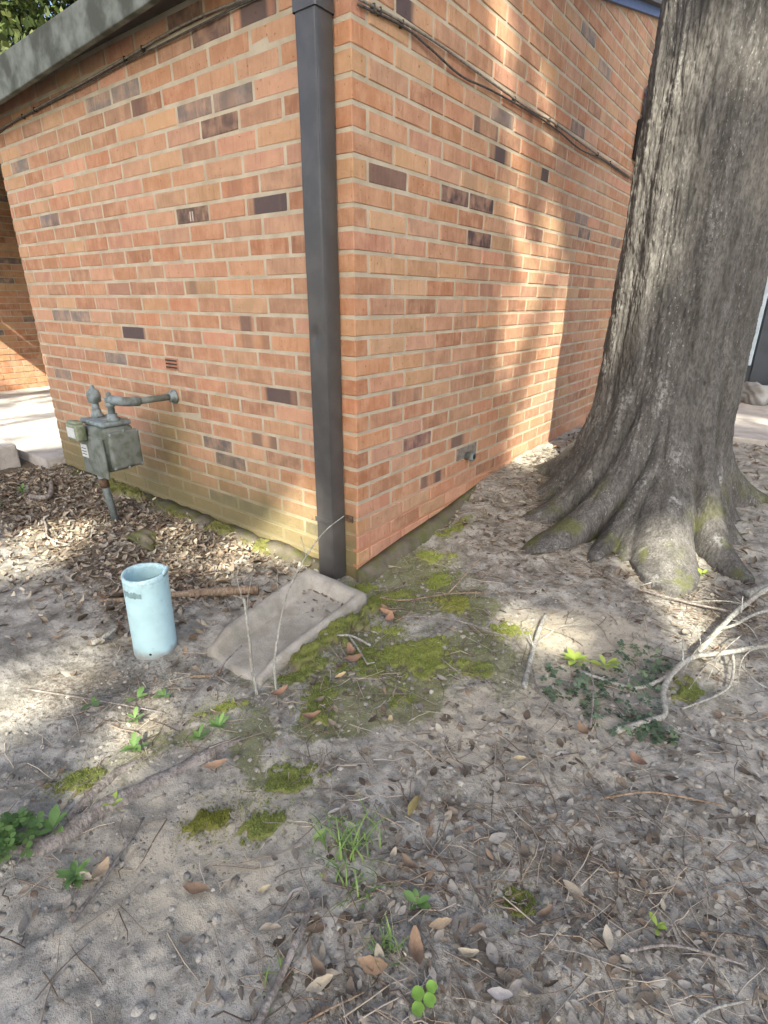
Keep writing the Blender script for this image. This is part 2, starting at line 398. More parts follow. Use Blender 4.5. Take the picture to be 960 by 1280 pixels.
# mortar cores: two walls
prof = [(.0022, -.35), (LEN_R, -.35), (LEN_R, roof_z(LEN_R)-.03), (.0022, roof_z(0)-.03)]
V = [(-.0022, y, z) for y, z in prof]+[(-.16, y, z) for y, z in prof]
wall_r = fixn(obj('wall', V, [(0, 1, 2, 3), (7, 6, 5, 4), (0, 4, 5, 1), (1, 5, 6, 2), (2, 6, 7, 3), (3, 7, 4, 0)], M['mortar'], bld)); wall_r['label'] = 'sunlit gable wall running back behind the tree'
V, F = box(-LEN_L+.006, -.161, .0022, .16, -.35, EAVE_Z+.02)
wall_l = obj('wall', V, F, M['mortar'], bld); wall_l['label'] = 'meter wall with the gas pipe and a cable under the eave'
V, F = box(-LEN_L+.006, -LEN_L+.16, .161, 3.4, -.35, EAVE_Z+.02)
obj('end_wall', V, F, M['mortar'], bld)

def chamfer_box(dx, dy, dz, c, rnd):
    V, F = bevel(box(-dx/2, dx/2, -dy/2, dy/2, -dz/2, dz/2), c, 1)
    V = [(x+rnd.uniform(-1, 1)*.0013, y+rnd.uniform(-1, 1)*.0013, z+rnd.uniform(-1, 1)*.0013) for x, y, z in V]
    return V, F
rb = random.Random(5)
_bm = {}
def brick_mesh(dx, dy, var):
    k = (round(dx, 4), round(dy, 4), var)
    if k not in _bm: _bm[k] = mesh('brick', *chamfer_box(dx, dy, H-JT, .0032, rb), M['brick'])
    return _bm[k]
PAL = [(0.4, 0.194, 0.098), (0.42, 0.212, 0.108), (0.36, 0.161, 0.082), (0.42, 0.236, 0.119), (0.35, 0.181, 0.101), (0.43, 0.212, 0.134), (0.44, 0.265, 0.136), (0.38, 0.202, 0.112), (0.3, 0.137, 0.074), (0.41, 0.181, 0.095), (0.46, 0.245, 0.15)]
PURP, GREY, DGREY = (.075, .052, .052), (.175, .158, .14), (.12, .105, .098)
DARK = {('L', -4, 6): PURP, ('L', -3, 3): PURP, ('L', -2, 3): PURP, ('L', 1, 2): GREY, ('L', 2, 3): PURP, ('L', 6, 4): (.05, .042, .042), ('L', -1, 5): GREY, ('L', -1, 6): GREY,
        ('L', 12, 10): GREY, ('L', 12, 9): GREY, ('L', 15, 7): GREY, ('L', 17, 10): GREY, ('L', 20, 4): DGREY, ('L', 21, 3): DGREY, ('L', 24, 4): DGREY, ('L', 24, 3): DGREY, ('L', 24, 1): DGREY, ('L', 1, 10): GREY,
        ('R', 5, 3): PURP, ('R', 5, 4): PURP, ('R', 7, 4): PURP, ('R', 0, 4): GREY, ('R', -2, 8): DGREY, ('R', -7, 10): GREY, ('R', -8, 8): GREY, ('R', 6, 6): (.2, .1, .07), ('R', 5, 10): DGREY, ('R', 5, 13): DGREY,
        ('R', 19, 2): (.15, .085, .08), ('R', 21, 4): (.22, .19, .16)}
FLASH = {('L', 16, 2), ('R', -2, 1), ('R', 2, 4), ('R', 2, 6), ('R', 20, 3), ('R', 22, 2), ('L', 6, 2), ('L', -2, 2), ('L', 13, 6)}
def proj_area(pts):
    q = []
    for p in pts:
        d = Vector(p)-CAM_POS; z = d.dot(cf)
        if z < .1: return 0
        u, v = 480+FPX*d.dot(cr)/z, 640-FPX*d.dot(cu)/z; q.append((u, v))
    cxm = sum(a for a, b in q)/4; cym = sum(b for a, b in q)/4
    if not (-5 < cxm < 965 and -5 < cym < 1285): return .01
    A = abs(sum(q[i][0]*q[(i+1) % 4][1]-q[(i+1) % 4][0]*q[i][1] for i in range(4)))/2
    if cxm > 700 and cxm > 735+.19*max(0, 530-cym): A *= .05      # behind the trunk
    if 372 < cxm < 416 and pts[0][1] == 0 and pts[0][0] < -.05 and pts[2][0] > -.17: A *= .2
    return A
bricks = []   # (area, centre, dx, dy, tint rgba, key)
def add_brick(side, c, k, a, b):
    z = (26-c-.5)*H; z0, z1 = z-(H-JT)/2, z+(H-JT)/2
    t = DARK.get((side, c, k))
    if t is None:
        t = Vector(rb.choice(PAL))*rb.uniform(.80, 1.14); t = t.lerp(Vector((.33, .24, .17)), rb.uniform(.05, .42))
        if rb.random() < .008: t = Vector(DGREY)*rb.uniform(1, 1.5)
    fl = 1. if (side, c, k) in FLASH else (rb.uniform(.2, .7) if rb.random() < .05 else 0.)
    dpt = rb.uniform(-.0008, .0012)
    if side == 'R': ctr = (-.045+dpt, (a+b)/2, z); dx, dy = .09, b-a; face = [(0, a, z0), (0, b, z0), (0, b, z1), (0, a, z1)]
    else: ctr = (-(a+b)/2, .045+dpt, z); dx, dy = b-a, .09; face = [(-a, 0, z0), (-b, 0, z0), (-b, 0, z1), (-a, 0, z1)]
    bricks.append([0 if side == 'R' and z1 > roof_z(a)-.012 else proj_area(face), ctr, dx, dy, (*t, fl), side, c, k])
for c in range(-28, 30):
    z = (26-c-.5)*H; top = z+H/2
    for side in 'LR':
        L = LEN_L if side == 'L' else LEN_R
        j0 = .2135 if (c % 2 == 0) == (side == 'R') else .0755
        if side == 'L' and top > EAVE_Z+.02: continue
        k = 0; a = 0.; b = j0
        while a < L:
            e = min(b, L+JT/2)
            if e-a > .03 and not (side == 'R' and z-.02 > roof_z(e)-.012):
                if k == 0:
                    if (c % 2 == 0) == (side == 'R'):     # the corner brick, shared by both faces
                        w2 = .0755-JT/2; l2 = j0-JT/2; t = Vector(rb.choice(PAL))*rb.uniform(.86, 1.05)
                        fl = 1. if (side, c, 0) in FLASH or rb.random() < .03 else 0.
                        A = proj_area([(0, 0, z-.03), (0, l2 if side == 'R' else w2, z-.03), (0, l2 if side == 'R' else w2, z+.03), (0, 0, z+.03)])+100
                        if side == 'R': bricks.append([A, (-w2/2, l2/2, z), w2, l2, (*t, fl), side, c, 0])
                        else: bricks.append([A, (-l2/2, w2/2, z), l2, w2, (*t, fl), side, c, 0])
                else: add_brick(side, c, k, a+JT/2, e-JT/2)
            k += 1; a = b; b += BL
bricks.sort(key=lambda q: -q[0])
VENT = ('L', 15, 5)
n_single = 0; rest = []; MARK = None
for A, ctr, dx, dy, t, side, c, k in bricks:
    if n_single < 300 and A > 0:
        o = bpy.data.objects.new('brick', brick_mesh(dx, dy, rb.randrange(5))); link(o, bld); o.location = ctr; o.color = t
        o.rotation_euler = (rb.gauss(0, .0025), rb.gauss(0, .0025), rb.gauss(0, .002)); n_single += 1
        if (side, c, k) == ('L', 6, 4): MARK = o
    else: rest.append((ctr, dx, dy, t, side))
VV, LL, TT = [], [], []; tri = None
for ctr, dx, dy, t, side in rest:
    V, F = chamfer_box(dx, dy, H-JT, .003, rb) if (ctr[1] < 3) else box(-dx/2, dx/2, -dy/2, dy/2, -(H-JT)/2, (H-JT)/2)
    n = len(VV); VV += [(v[0]+ctr[0], v[1]+ctr[1], min(v[2]+ctr[2], roof_z(v[1]+ctr[1])-.008) if side == 'R' else v[2]+ctr[2]) for v in V]; TT += [t]*len(V)
    LL += [tuple(i+n for i in f) for f in F]
def poly_mesh(name, V, F, T, mat):
    me = bpy.data.meshes.new(name); me.from_pydata(V, [], F); me.update()
    a = me.color_attributes.new('tint', 'FLOAT_COLOR', 'POINT'); a.data.foreach_set('color', np.asarray(T, np.float32).ravel())
    me.materials.append(mat); return me
o = bpy.data.objects.new('brickwork', poly_mesh('brickwork', VV, LL, TT, M['brick_far'])); link(o, bld); tag(o, kind='stuff')
# scratch marks on the dark brick
if MARK:
    for dx in (-.008, .008):
        V, F = box(dx-.0014, dx+.0014, -.0475, -.0448, -.022, .012)
        q = bpy.data.objects.new('scratch_mark', mesh('scratch_mark', V, F, M['chalk'])); link(q, MARK)
# slotted air vent set in the left wall
vc = (-1.135, 0, .718)
vent = obj('air_vent', *bevel(box(vc[0]-.052, vc[0]+.052, -.004, .02, vc[2]-.027, vc[2]+.027), .003), mat_plain('vent_clay', (.36, .17, .10), .8, 0, 30, .3), bld)
for i in range(3):
    z = vc[2]-.016+i*.016
    obj('slot', *box(vc[0]-.046, vc[0]+.046, -.0052, .0, z-.0034, z+.0034), M['bronze_dark'], vent)
# footing lip along the right wall, roof, fascia
fy = np.linspace(-.015, 1.05, 60); V = []; F = []
for i, y in enumerate(fy):
    g = float(base_h(np.array([.06]), np.array([y]))[0]); k = fbm(np.array([y*5.]), np.array([3.3]), 2)[0]
    wv = (.045+.05*k)*(1-.4*float(ss(.6, 1.05, y))); tz = float(np.interp(y, [-.02, .3, .6, .95, 1.3], [-.012, .022, .042, .085, .125]))+.006*(k-.5)
    V += [(.001, y, tz+.006), (wv*.55, y, tz-.004), (wv, y, g-.02), (wv+.02, y, g-.12), (.001, y, -.2)]
n = 5
for i in range(len(fy)-1):
    for k in range(n): F.append((i*n+k, i*n+(k+1) % n, (i+1)*n+(k+1) % n, (i+1)*n+k))
F += [tuple(range(n)), tuple((len(fy)-1)*n+k for k in range(n))]
fixn(obj('footing', V, F, M['footing'], bld, True))['label'] = 'mossy grey footing lip at the foot of the gable wall'
fx = np.linspace(-LEN_L, -.17, 110); V = []; F = []
for i, x in enumerate(fx):
    g = float(base_h(np.array([x]), np.array([-.05]))[0]); k = fbm(np.array([x*7.]), np.array([8.3]), 3)[0]; k2 = vnoise(np.array([x*23.]), np.array([2.3]))[0]
    wv = .07+.06*k; tz = g+.006+.045*(k-.35)+.010*k2
    V += [(x, -.001, tz+.012), (x, -wv*.5, tz), (x, -wv, g-.01), (x, -wv-.03, g-.12), (x, -.001, -.2)]
for i in range(len(fx)-1):
    for k in range(n): F.append((i*n+k, i*n+(k+1) % n, (i+1)*n+(k+1) % n, (i+1)*n+k))
F += [tuple(range(n)), tuple((len(fx)-1)*n+k for k in range(n))]
fixn(obj('footing', V, F, M['footing'], bld, True))['label'] = 'mud splashed footing lip under the meter wall'
V, F = box(-7.2, .055, -.145, -.118, 0, 1); V = [(x, y, 1.955+.043*x if z < .5 else 2.058+.018*x) for x, y, z in V]
obj('fascia', *bevel((V, F), .004), M['fascia'], bld)
obj('soffit', *box(-7.2, .05, -.117, .0, 1.972, 1.980), M['soffit'], bld)
YR = 4.6
V = []
for x in (-7.2, .06):
    for y, z in ((-.117, roof_z(-.117)), (YR, roof_z(YR)), (9.4, roof_z(YR)-SLOPE*4.8)): V += [(x, y, z), (x, y, z+.02)]
F = [(0, 2, 8, 6), (2, 4, 10, 8), (1, 7, 9, 3), (3, 9, 11, 5), (0, 6, 7, 1), (4, 5, 11, 10), (0, 1, 3, 2), (2, 3, 5, 4), (6, 8, 9, 7), (8, 10, 11, 9)]
roof = fixn(obj('roof', V, F, M['roof'], bld))
V = [(x, y, roof_z(y)+dz) for x in (.003, .022) for y in (-.1, YR) for dz in (-.045, .0)]
fixn(obj('drip_edge', V, [(0, 1, 3, 2), (4, 6, 7, 5), (0, 4, 5, 1), (2, 3, 7, 6), (0, 2, 6, 4), (1, 5, 7, 3)], M['drip'], roof))

# the neighbouring wing across the covered walkway
wing = thing('brick_wing', 'shaded brick wing across the covered walkway at the far left', 'building', (-6.0, 1.5, 0))
V = [(x, y, z) for x in (-6.006, -6.3) for y, z in ((-.1, -.3), (4.6, -.3), (4.6, roof_z(4.6)-.02), (-.1, roof_z(-.1)-.02))]
fixn(obj('wall', V, [(0, 1, 2, 3), (7, 6, 5, 4), (0, 4, 5, 1), (1, 5, 6, 2), (2, 6, 7, 3), (3, 7, 4, 0)], M['mortar'], wing))
VV, LL, TT = [], [], []
for c in range(-10, 28):
    z = (26-c-.5)*H; y = -.1+(.111 if c % 2 else 0)
    while y < 4.4:
        if z+.05 > roof_z(y): y += BL; continue
        V, F = box(-6.05, -6.0+rb.uniform(-.002, .001), y+.005, y+BL-.005, z-(H-JT)/2, z+(H-JT)/2); n = len(VV); VV += [(a+6.0, b-1.5, d) for a, b, d in V]; LL += [tuple(i+n for i in f) for f in F]
        t = Vector(rb.choice(PAL))*rb.uniform(.8, 1.); t = Vector(DGREY) if rb.random() < .05 else t; TT += [(*t, 0)]*8; y += BL
o = bpy.data.objects.new('brickwork', poly_mesh('brickwork', VV, LL, TT, M['brick_far'])); link(o, wing); tag(o, kind='stuff')

# ------------------------------------------------------------------ downspout
ds = thing('downspout', 'dark bronze metal downspout running down the brick corner', 'downspout', (-.105, -.045, 0))
def rect_tube(x0, x1, y0, y1, zs, b=.007, dents=()):
    prof = []
    for (cx, cy, a0) in ((x1-b, y1-b, 0), (x0+b, y1-b, 90), (x0+b, y0+b, 180), (x1-b, y0+b, 270)):
        for k in range(4): A = rad(a0+k*30); prof.append((cx+b*math.cos(A), cy+b*math.sin(A)))
    V, F = [], []; n = len(prof)
    for z in zs: V += [(x, y, z) for x, y in prof]
    for i in range(len(zs)-1):
        for k in range(n): F.append((i*n+k, i*n+(k+1) % n, (i+1)*n+(k+1) % n, (i+1)*n+k))
    return V, F
# front face gets a grid so the dent can be pressed in
V, F = rect_tube(-.147, -.062, -.080, -.004, [-.055, .4, .8, 1.2, 1.786])
body = obj('pipe', V, F, M['bronze'], ds, False)
bm = bmesh.new(); bm.from_mesh(body.data)
bmesh.ops.subdivide_edges(bm, edges=[e for e in bm.edges if abs(e.verts[0].co.z-e.verts[1].co.z) > .3], cuts=40)
ed = [e for e in bm.edges if abs(e.verts[0].co.z-e.verts[1].co.z) < 1e-5 and e.calc_length() > .05]
bmesh.ops.subdivide_edges(bm, edges=ed, cuts=8, use_grid_fill=True)
for v in bm.verts:
    wx, wy, wz = v.co.x-.105, v.co.y-.045, v.co.z
    d = ((wx+.112)/.018)**2+((wz-.885)/.030)**2
    if wy < -.06: v.co.y += .009*math.exp(-d)
    v.co.x += .0008*math.sin(wz*9); v.co.y += .0006*math.sin(wz*13+1)
bm.to_mesh(body.data); bm.free()
for p in body.data.polygons: p.use_smooth = True
V, F = rect_tube(-.152, -.057, -.085, -.002, [1.772, 1.95]); obj('sleeve', V, F, M['bronze'], ds)
V, F = rect_tube(-.150, -.059, -.083, -.003, [-.062, -.03]); 
obj('outlet_gap', *box(-.142, -.067, -.0812, -.075, -.054, -.040), M['bronze_dark'], ds)
V, F = join(box(-.170, -.148, -.004, -.0005, .195, .222), box(-.0615, -.030, -.004, -.0005, .190, .217), box(-.062, -.0595, -.05, -.004, .190, .217))
st = obj('strap', *bevel(box(-.150, -.059, -.0832, -.0812, .192, .212), .0008, 1), M['bronze'], ds)
obj('strap_tab', *box(-.0612, -.022, -.006, -.002, .188, .214), M['rust'], st); obj('strap_tab', *box(-.178, -.1478, -.006, -.002, .194, .218), M['rust'], st)
SEAM = obj('seam', *box(-.0635, -.0615, -.0815, -.0790, -.05, 1.77), M['bronze'], ds)

# ------------------------------------------------------------------ splash block
sb = thing('splash_block', 'weathered concrete splash block under the downspout outlet', 'splash block', (.03, -.42, -.05))
C4 = {'bl': (-.145, -.140), 'br': (.170, -.155), 'fr': (.205, -.690), 'fl': (-.055, -.690)}
nu, nv = 28, 44; V, F = [], []
def sb_pt(u, v):
    bx = C4['bl'][0]*(1-u)+C4['br'][0]*u; by = C4['bl'][1]*(1-u)+C4['br'][1]*u
    fx_ = C4['fl'][0]*(1-u)+C4['fr'][0]*u; fy_ = C4['fl'][1]*(1-u)+C4['fr'][1]*u
    x = bx*(1-v)+fx_*v; y = by*(1-v)+fy_*v
    rim = max(1-ss(.12, .22, u), ss(.86, .93, u), 1-ss(.07, .13, v)); end = float(ss(.80, 1.0, v))
    z = -.030+.044*float(rim)*(1-.6*end) + .007*(fbm(np.array([x*30]), np.array([y*30]), 4)[0]-.5)
    z += -.006*v
    e = min(u, 1-u, v, 1-v)
    if e < .001: z -= .007
    return x, y, z
for i in range(nu+1):
    for j in range(nv+1): V.append(sb_pt(i/nu, j/nv))
idx = lambda i, j: i*(nv+1)+j
for i in range(nu):
    for j in range(nv): F.append((idx(i, j), idx(i, j+1), idx(i+1, j+1), idx(i+1, j)))
ring = [idx(0, j) for j in range(nv+1)]+[idx(i, nv) for i in range(1, nu+1)]+[idx(nu, j) for j in range(nv-1, -1, -1)]+[idx(i, 0) for i in range(nu-1, 0, -1)]
b0 = len(V)
for r in ring: V.append((V[r][0]*1.0, V[r][1], -.14))
for a in range(len(ring)): F.append((ring[a], b0+a, b0+(a+1) % len(ring), ring[(a+1) % len(ring)]))
fixn(obj('trough', V, F, M['concrete'], sb, True))

# ------------------------------------------------------------------ blue pipe stub
px_, py_ = -.215, -.767
pv = thing('pipe_stub', 'pale blue plastic pipe stub standing upright in the dirt', 'pipe', (px_, py_, -.05))
ax = Vector((.018, .0, .30))
nr = 48; V, F = [], []
zs_ = list(np.linspace(-.14, .232, 26))
R0, R1 = .0655, .0575
def rim_drop(A): return .0
for z in zs_:
    for k in range(nr):
        A = 2*math.pi*k/nr; zz = z+(.002*math.sin(A*2+1) if z > .225 else 0)
        dent = 0
        V.append((px_+R0*math.cos(A)+z*.045, py_+R0*math.sin(A), zz))
for z in zs_[::-1]:
    for k in range(nr):
        A = 2*math.pi*k/nr; zz = z+(.002*math.sin(A*2+1) if z > .225 else 0); V.append((px_+R1*math.cos(A)+z*.045, py_+R1*math.sin(A), zz))
for i in range(2*len(zs_)-1):
    for k in range(nr): F.append((i*nr+k, i*nr+(k+1) % nr, (i+1)*nr+(k+1) % nr, (i+1)*nr+k))
obj('pipe', V, F, M['pvc'], pv, True)
# torn strip standing up on the back of the rim
V, F = [], []
for k in range(7):
    A = rad(20+k*7); 
    for r in (R0+.001, R1):
        V.append((px_+r*math.cos(A)+.0125, py_+r*math.sin(A), .226)); V.append((px_+(r+.003)*math.cos(A)+.0125, py_+(r+.003)*math.sin(A), 0.233+.016*math.sin(k/6*math.pi)**.5))
for k in range(6): a = k*4; F += [(a, a+4, a+5, a+1), (a+2, a+3, a+7, a+6), (a+1, a+5, a+7, a+3), (a, a+2, a+6, a+4)]
fixn(obj('torn_rim', V, F, M['pvc'], pv, True))
# scuffed glue band under the rim, small drilled hole near the ground
V, F = [], []; rnd = random.Random(3)
for k in range(17):
    A = rad(-112+k*4.2); d = .008*rnd.random(); e = .008*rnd.random()
    V += [(px_+(R0+.0006)*math.cos(A)+.0102, py_+(R0+.0006)*math.sin(A), .170+d), (px_+(R0+.0006)*math.cos(A)+.0113, py_+(R0+.0006)*math.sin(A), .198-e)]
for k in range(16): F.append((k*2, k*2+2, k*2+3, k*2+1))
obj('scuff_band', V, F, M['pvc_dirt'], pv, True)
def hole_at(A, z, r):
    c = Vector((px_+(R0+.0008)*math.cos(A)+z*.045, py_+(R0+.0008)*math.sin(A), z)); t = Vector((-math.sin(A), math.cos(A), 0))
    return [tuple(c+t*(r*math.cos(q*math.pi/6))+Vector((0, 0, r*math.sin(q*math.pi/6)))) for q in range(12)], [tuple(range(12))]
obj('drilled_hole', *hole_at(rad(-43), -.028, .0042), M['bronze_dark'], pv)

# ------------------------------------------------------------------ gas meter
gmr = thing('gas_meter', 'grey green gas meter on a post beside the brick wall', 'gas meter', (-1.30, -.30, 0))
V, F = bevel(box(-1.405, -1.20, -.385, -.215, .215, .455), .034, 4)
V = [(x+(.018*(z-.335)/.12 if x > -1.3 else 0), y, z) for x, y, z in V]
body = obj('body', V, F, M['meter'], gmr, True)
V, F = bevel(box(-1.202, -1.166, -.365, -.205, .240, .430), .017, 4); obj('side_cover', V, F, M['meter'], gmr, True)
for yy, zz in ((-.355, .25), (-.355, .42), (-.215, .25), (-.215, .42), (-.285, .243), (-.285, .43)):
    obj('bolt', *lathe([(.007, 0), (.007, .006), (.004, .008)], (-1.173, yy, zz), 'X', 8), M['meterpipe'], gmr)
V, F = bevel(box(-1.425, -1.195, -.392, -.376, .195, .40), .007, 2); V = [(x, y, z-(.06*max(0, 1-abs(x+1.31)/.10) if z < .25 else 0)+0) for x, y, z in V]
obj('front_plate', V, F, M['meter'], gmr, True)
V, F = bevel(box(-1.420, -1.19, -.375, -.225, .452, .476), .008, 2); obj('top_plate', V, F, M['meterpipe'], gmr, True)
ib = obj('index_box', *bevel(box(-1.425, -1.320, -.445, -.393, .378, .462), .010, 2), M['meterbox'], gmr, True)
obj('index_cap', *bevel(box(-1.420, -1.326, -.440, -.398, .460, .476), .007, 2), M['meterbox'], ib, True)
obj('index_window', *bevel(box(-1.412, -1.335, -.4480, -.4445, .395, .446), .0015, 1), M['tag'], ib)
tg = obj('tag', *box(-1.412, -1.352, -.3965, -.3925, .285, .350), M['tag'], gmr)
for i in range(3): obj('print_line', *box(-1.405, -1.36, -.3974, -.3962, .298+i*.015, .303+i*.015), M['tag_ink'], tg)
obj('inlet_collar', *lathe([(.030, .474), (.030, .49), (.022, .494), (.022, .515)], (-1.38, -.30, 0)), M['meterpipe'], gmr, True)
obj('inlet_pipe', *lathe([(.017, .50), (.017, .552)], (-1.38, -.30, 0)), M['meterpipe'], gmr, True)
obj('regulator_cap', *lathe([(.020, .548), (.031, .553), (.033, .585), (.029, .604), (.016, .618), (.010, .621), (.007, .634)], (-1.38, -.30, 0)), M['meterpipe'], gmr, True)
obj('outlet_collar', *lathe([(.032, .474), (.032, .488), (.024, .492), (.024, .51)], (-1.225, -.30, 0)), M['meterpipe'], gmr, True)
op = obj('outlet_pipe', *lathe([(.0165, .50), (.0165, .545), (.023, .548), (.023, .566), (.0165, .57)], (-1.225, -.30, 0)), M['meterpipe'], gmr, True)
obj('plug', *lathe([(.022, .566), (.024, .572), (.024, .590), (.012, .593), (.011, .612), (.004, .620)], (-1.225, -.30, 0)), M['meterpipe'], op, True)
elb = curve_pts([(-1.215, -.30, .580), (-1.18, -.297, .580), (-1.148, -.285, .578), (-1.139, -.25, .572), (-1.139, -.20, .568)], 6)
obj('elbow', *tube(elb, [.020]*3+[.023]*(len(elb)-6)+[.024]*3, 16), M['meterpipe'], gmr, True)
obj('wall_pipe', *tube([(-1.139, -.205, .568), (-1.139, .0, .567)], .0165, 16), M['meter'], gmr, True)
obj('wall_flange', *lathe([(.018, -.034), (.024, -.032), (.026, -.014), (.036, -.010), (.036, -.0008)], (-1.139, 0, .567), 'Y'), M['meterpipe'], gmr, True)
obj('post', *tube([(-1.36, -.355, .235), (-1.366, -.335, .12), (-1.372, -.31, -.12)], [.021, .019, .018], 14), M['meterpipe'], gmr, True)
obj('post_collar', *tube([(-1.3645, -.343, .165), (-1.367, -.333, .11)], .0225, 14), M['rust'], gmr, True)

gmr.scale = (.93, .93, .93); gmr.location = (-1.30, -.279, .038)
# ------------------------------------------------------------------ wall tap on the gable wall, far wall box
tap = thing('pipe_fitting', 'small grey pipe fitting in a patched brick low on the gable wall', 'pipe fitting', (0, .845, .29))
obj('mortar_patch', *bevel(box(-.001, .0035, .752, .942, .270, .330), .002, 1), mat_plain('patch_grey', (.21, .185, .15), .95, 0, 40, .5), tap)
obj('stub', *lathe([(.017, .0), (.017, .03), (.023, .031), (.023, .046), (.012, .047)], (.002, .842, .283), 'X', 12), M['meterpipe'], tap, True)
obj('bore', *lathe([(.012, .0474), (.012, .0482)], (.002, .842, .283), 'X', 12), M['bronze_dark'], tap)
obj('valve', *bevel(box(.018, .036, .862, .884, .272, .294), .004, 2), M['rust'], tap)
ub = thing('utility_box', 'black utility box high on the gable wall, half behind the trunk', 'utility box', (0, 3.05, 2.05))
obj('case', *bevel(box(.002, .11, 2.93, 3.30, 1.90, 2.13), .01), M['black'], ub)
obj('conduit', *tube([(.03, 3.0, 2.13), (.03, 3.0, 2.32)], .022, 10), M['bluebox'], ub, True)
obj('conduit', *tube([(.03, 3.09, 2.13), (.03, 3.09, 2.36)], .03, 10), M['bluebox'], ub, True)

# ------------------------------------------------------------------ cables
def cable(name, label, paths, clips):
    t = thing(name, label, 'cable', paths[0][0][0])
    for ctrl, r, m in paths: obj('strand', *tube(curve_pts(ctrl, 8), r, 7), M[m], t, True)
    for x, y, z, ax_ in clips:
        if ax_ == 'R': V, F = bevel(box(.001, .018, y-.003, y+.003, z-.010, z+.010), .001, 1)
        else: V, F = bevel(box(x-.003, x+.003, -.018, -.001, z-.010, z+.010), .001, 1)
        obj('clip', V, F, M['clip'], t)
R_ = [(.012, .02, 1.80), (.013, .24, 1.813), (.012, .45, 1.818), (.013, .77, 1.81), (.013, 1.23, 1.803), (.012, 1.52, 1.812), (.012, 2.0, 1.803), (.012, 2.72, 1.797), (.012, 3.4, 1.79)]
R2 = [(.010, .02, 1.788), (.012, .24, 1.803), (.014, .40, 1.79), (.016, .60, 1.768), (.014, .82, 1.782), (.012, 1.10, 1.792), (.011, 1.40, 1.797), (.012, 1.62, 1.79), (.014, 1.9, 1.773), (.012, 2.3, 1.79), (.012, 2.9, 1.785)]
cable('wall_cable', 'paired dark cable stapled across the gable wall', [(R_, .0042, 'cable_light'), (R2, .0038, 'cable')], [(0, .09, 1.802, 'R'), (0, .12, 1.803, 'R'), (0, .235, 1.808, 'R'), (0, 1.06, 1.803, 'R'), (0, 1.45, 1.81, 'R'), (0, 1.55, 1.808, 'R'), (0, 2.2, 1.80, 'R'), (0, 2.45, 1.80, 'R')])
L_ = [(-.02, -.012, 1.882), (-.41, -.012, 1.896), (-.68, -.012, 1.905), (-.93, -.012, 1.90), (-1.22, -.012, 1.885), (-1.72, -.012, 1.866), (-2.06, -.012, 1.855), (-2.5, -.012, 1.836), (-2.57, .02, 1.832)]
L2 = [(-.05, -.010, 1.872), (-.41, -.010, 1.887), (-.60, -.014, 1.882), (-.85, -.013, 1.878), (-1.2, -.010, 1.874), (-1.5, -.013, 1.862), (-1.9, -.010, 1.855), (-2.3, -.012, 1.842), (-2.56, .015, 1.826)]
cable('wall_cable', 'paired thin cable sagging under the eave of the meter wall', [(L_, .0042, 'cable_light'), (L2, .0036, 'cable')], [(x, 0, z, 'L') for x, z in ((-1.03, 1.892), (-1.16, 1.886), (-2.0, 1.856), (-2.14, 1.85), (-2.47, 1.836))])

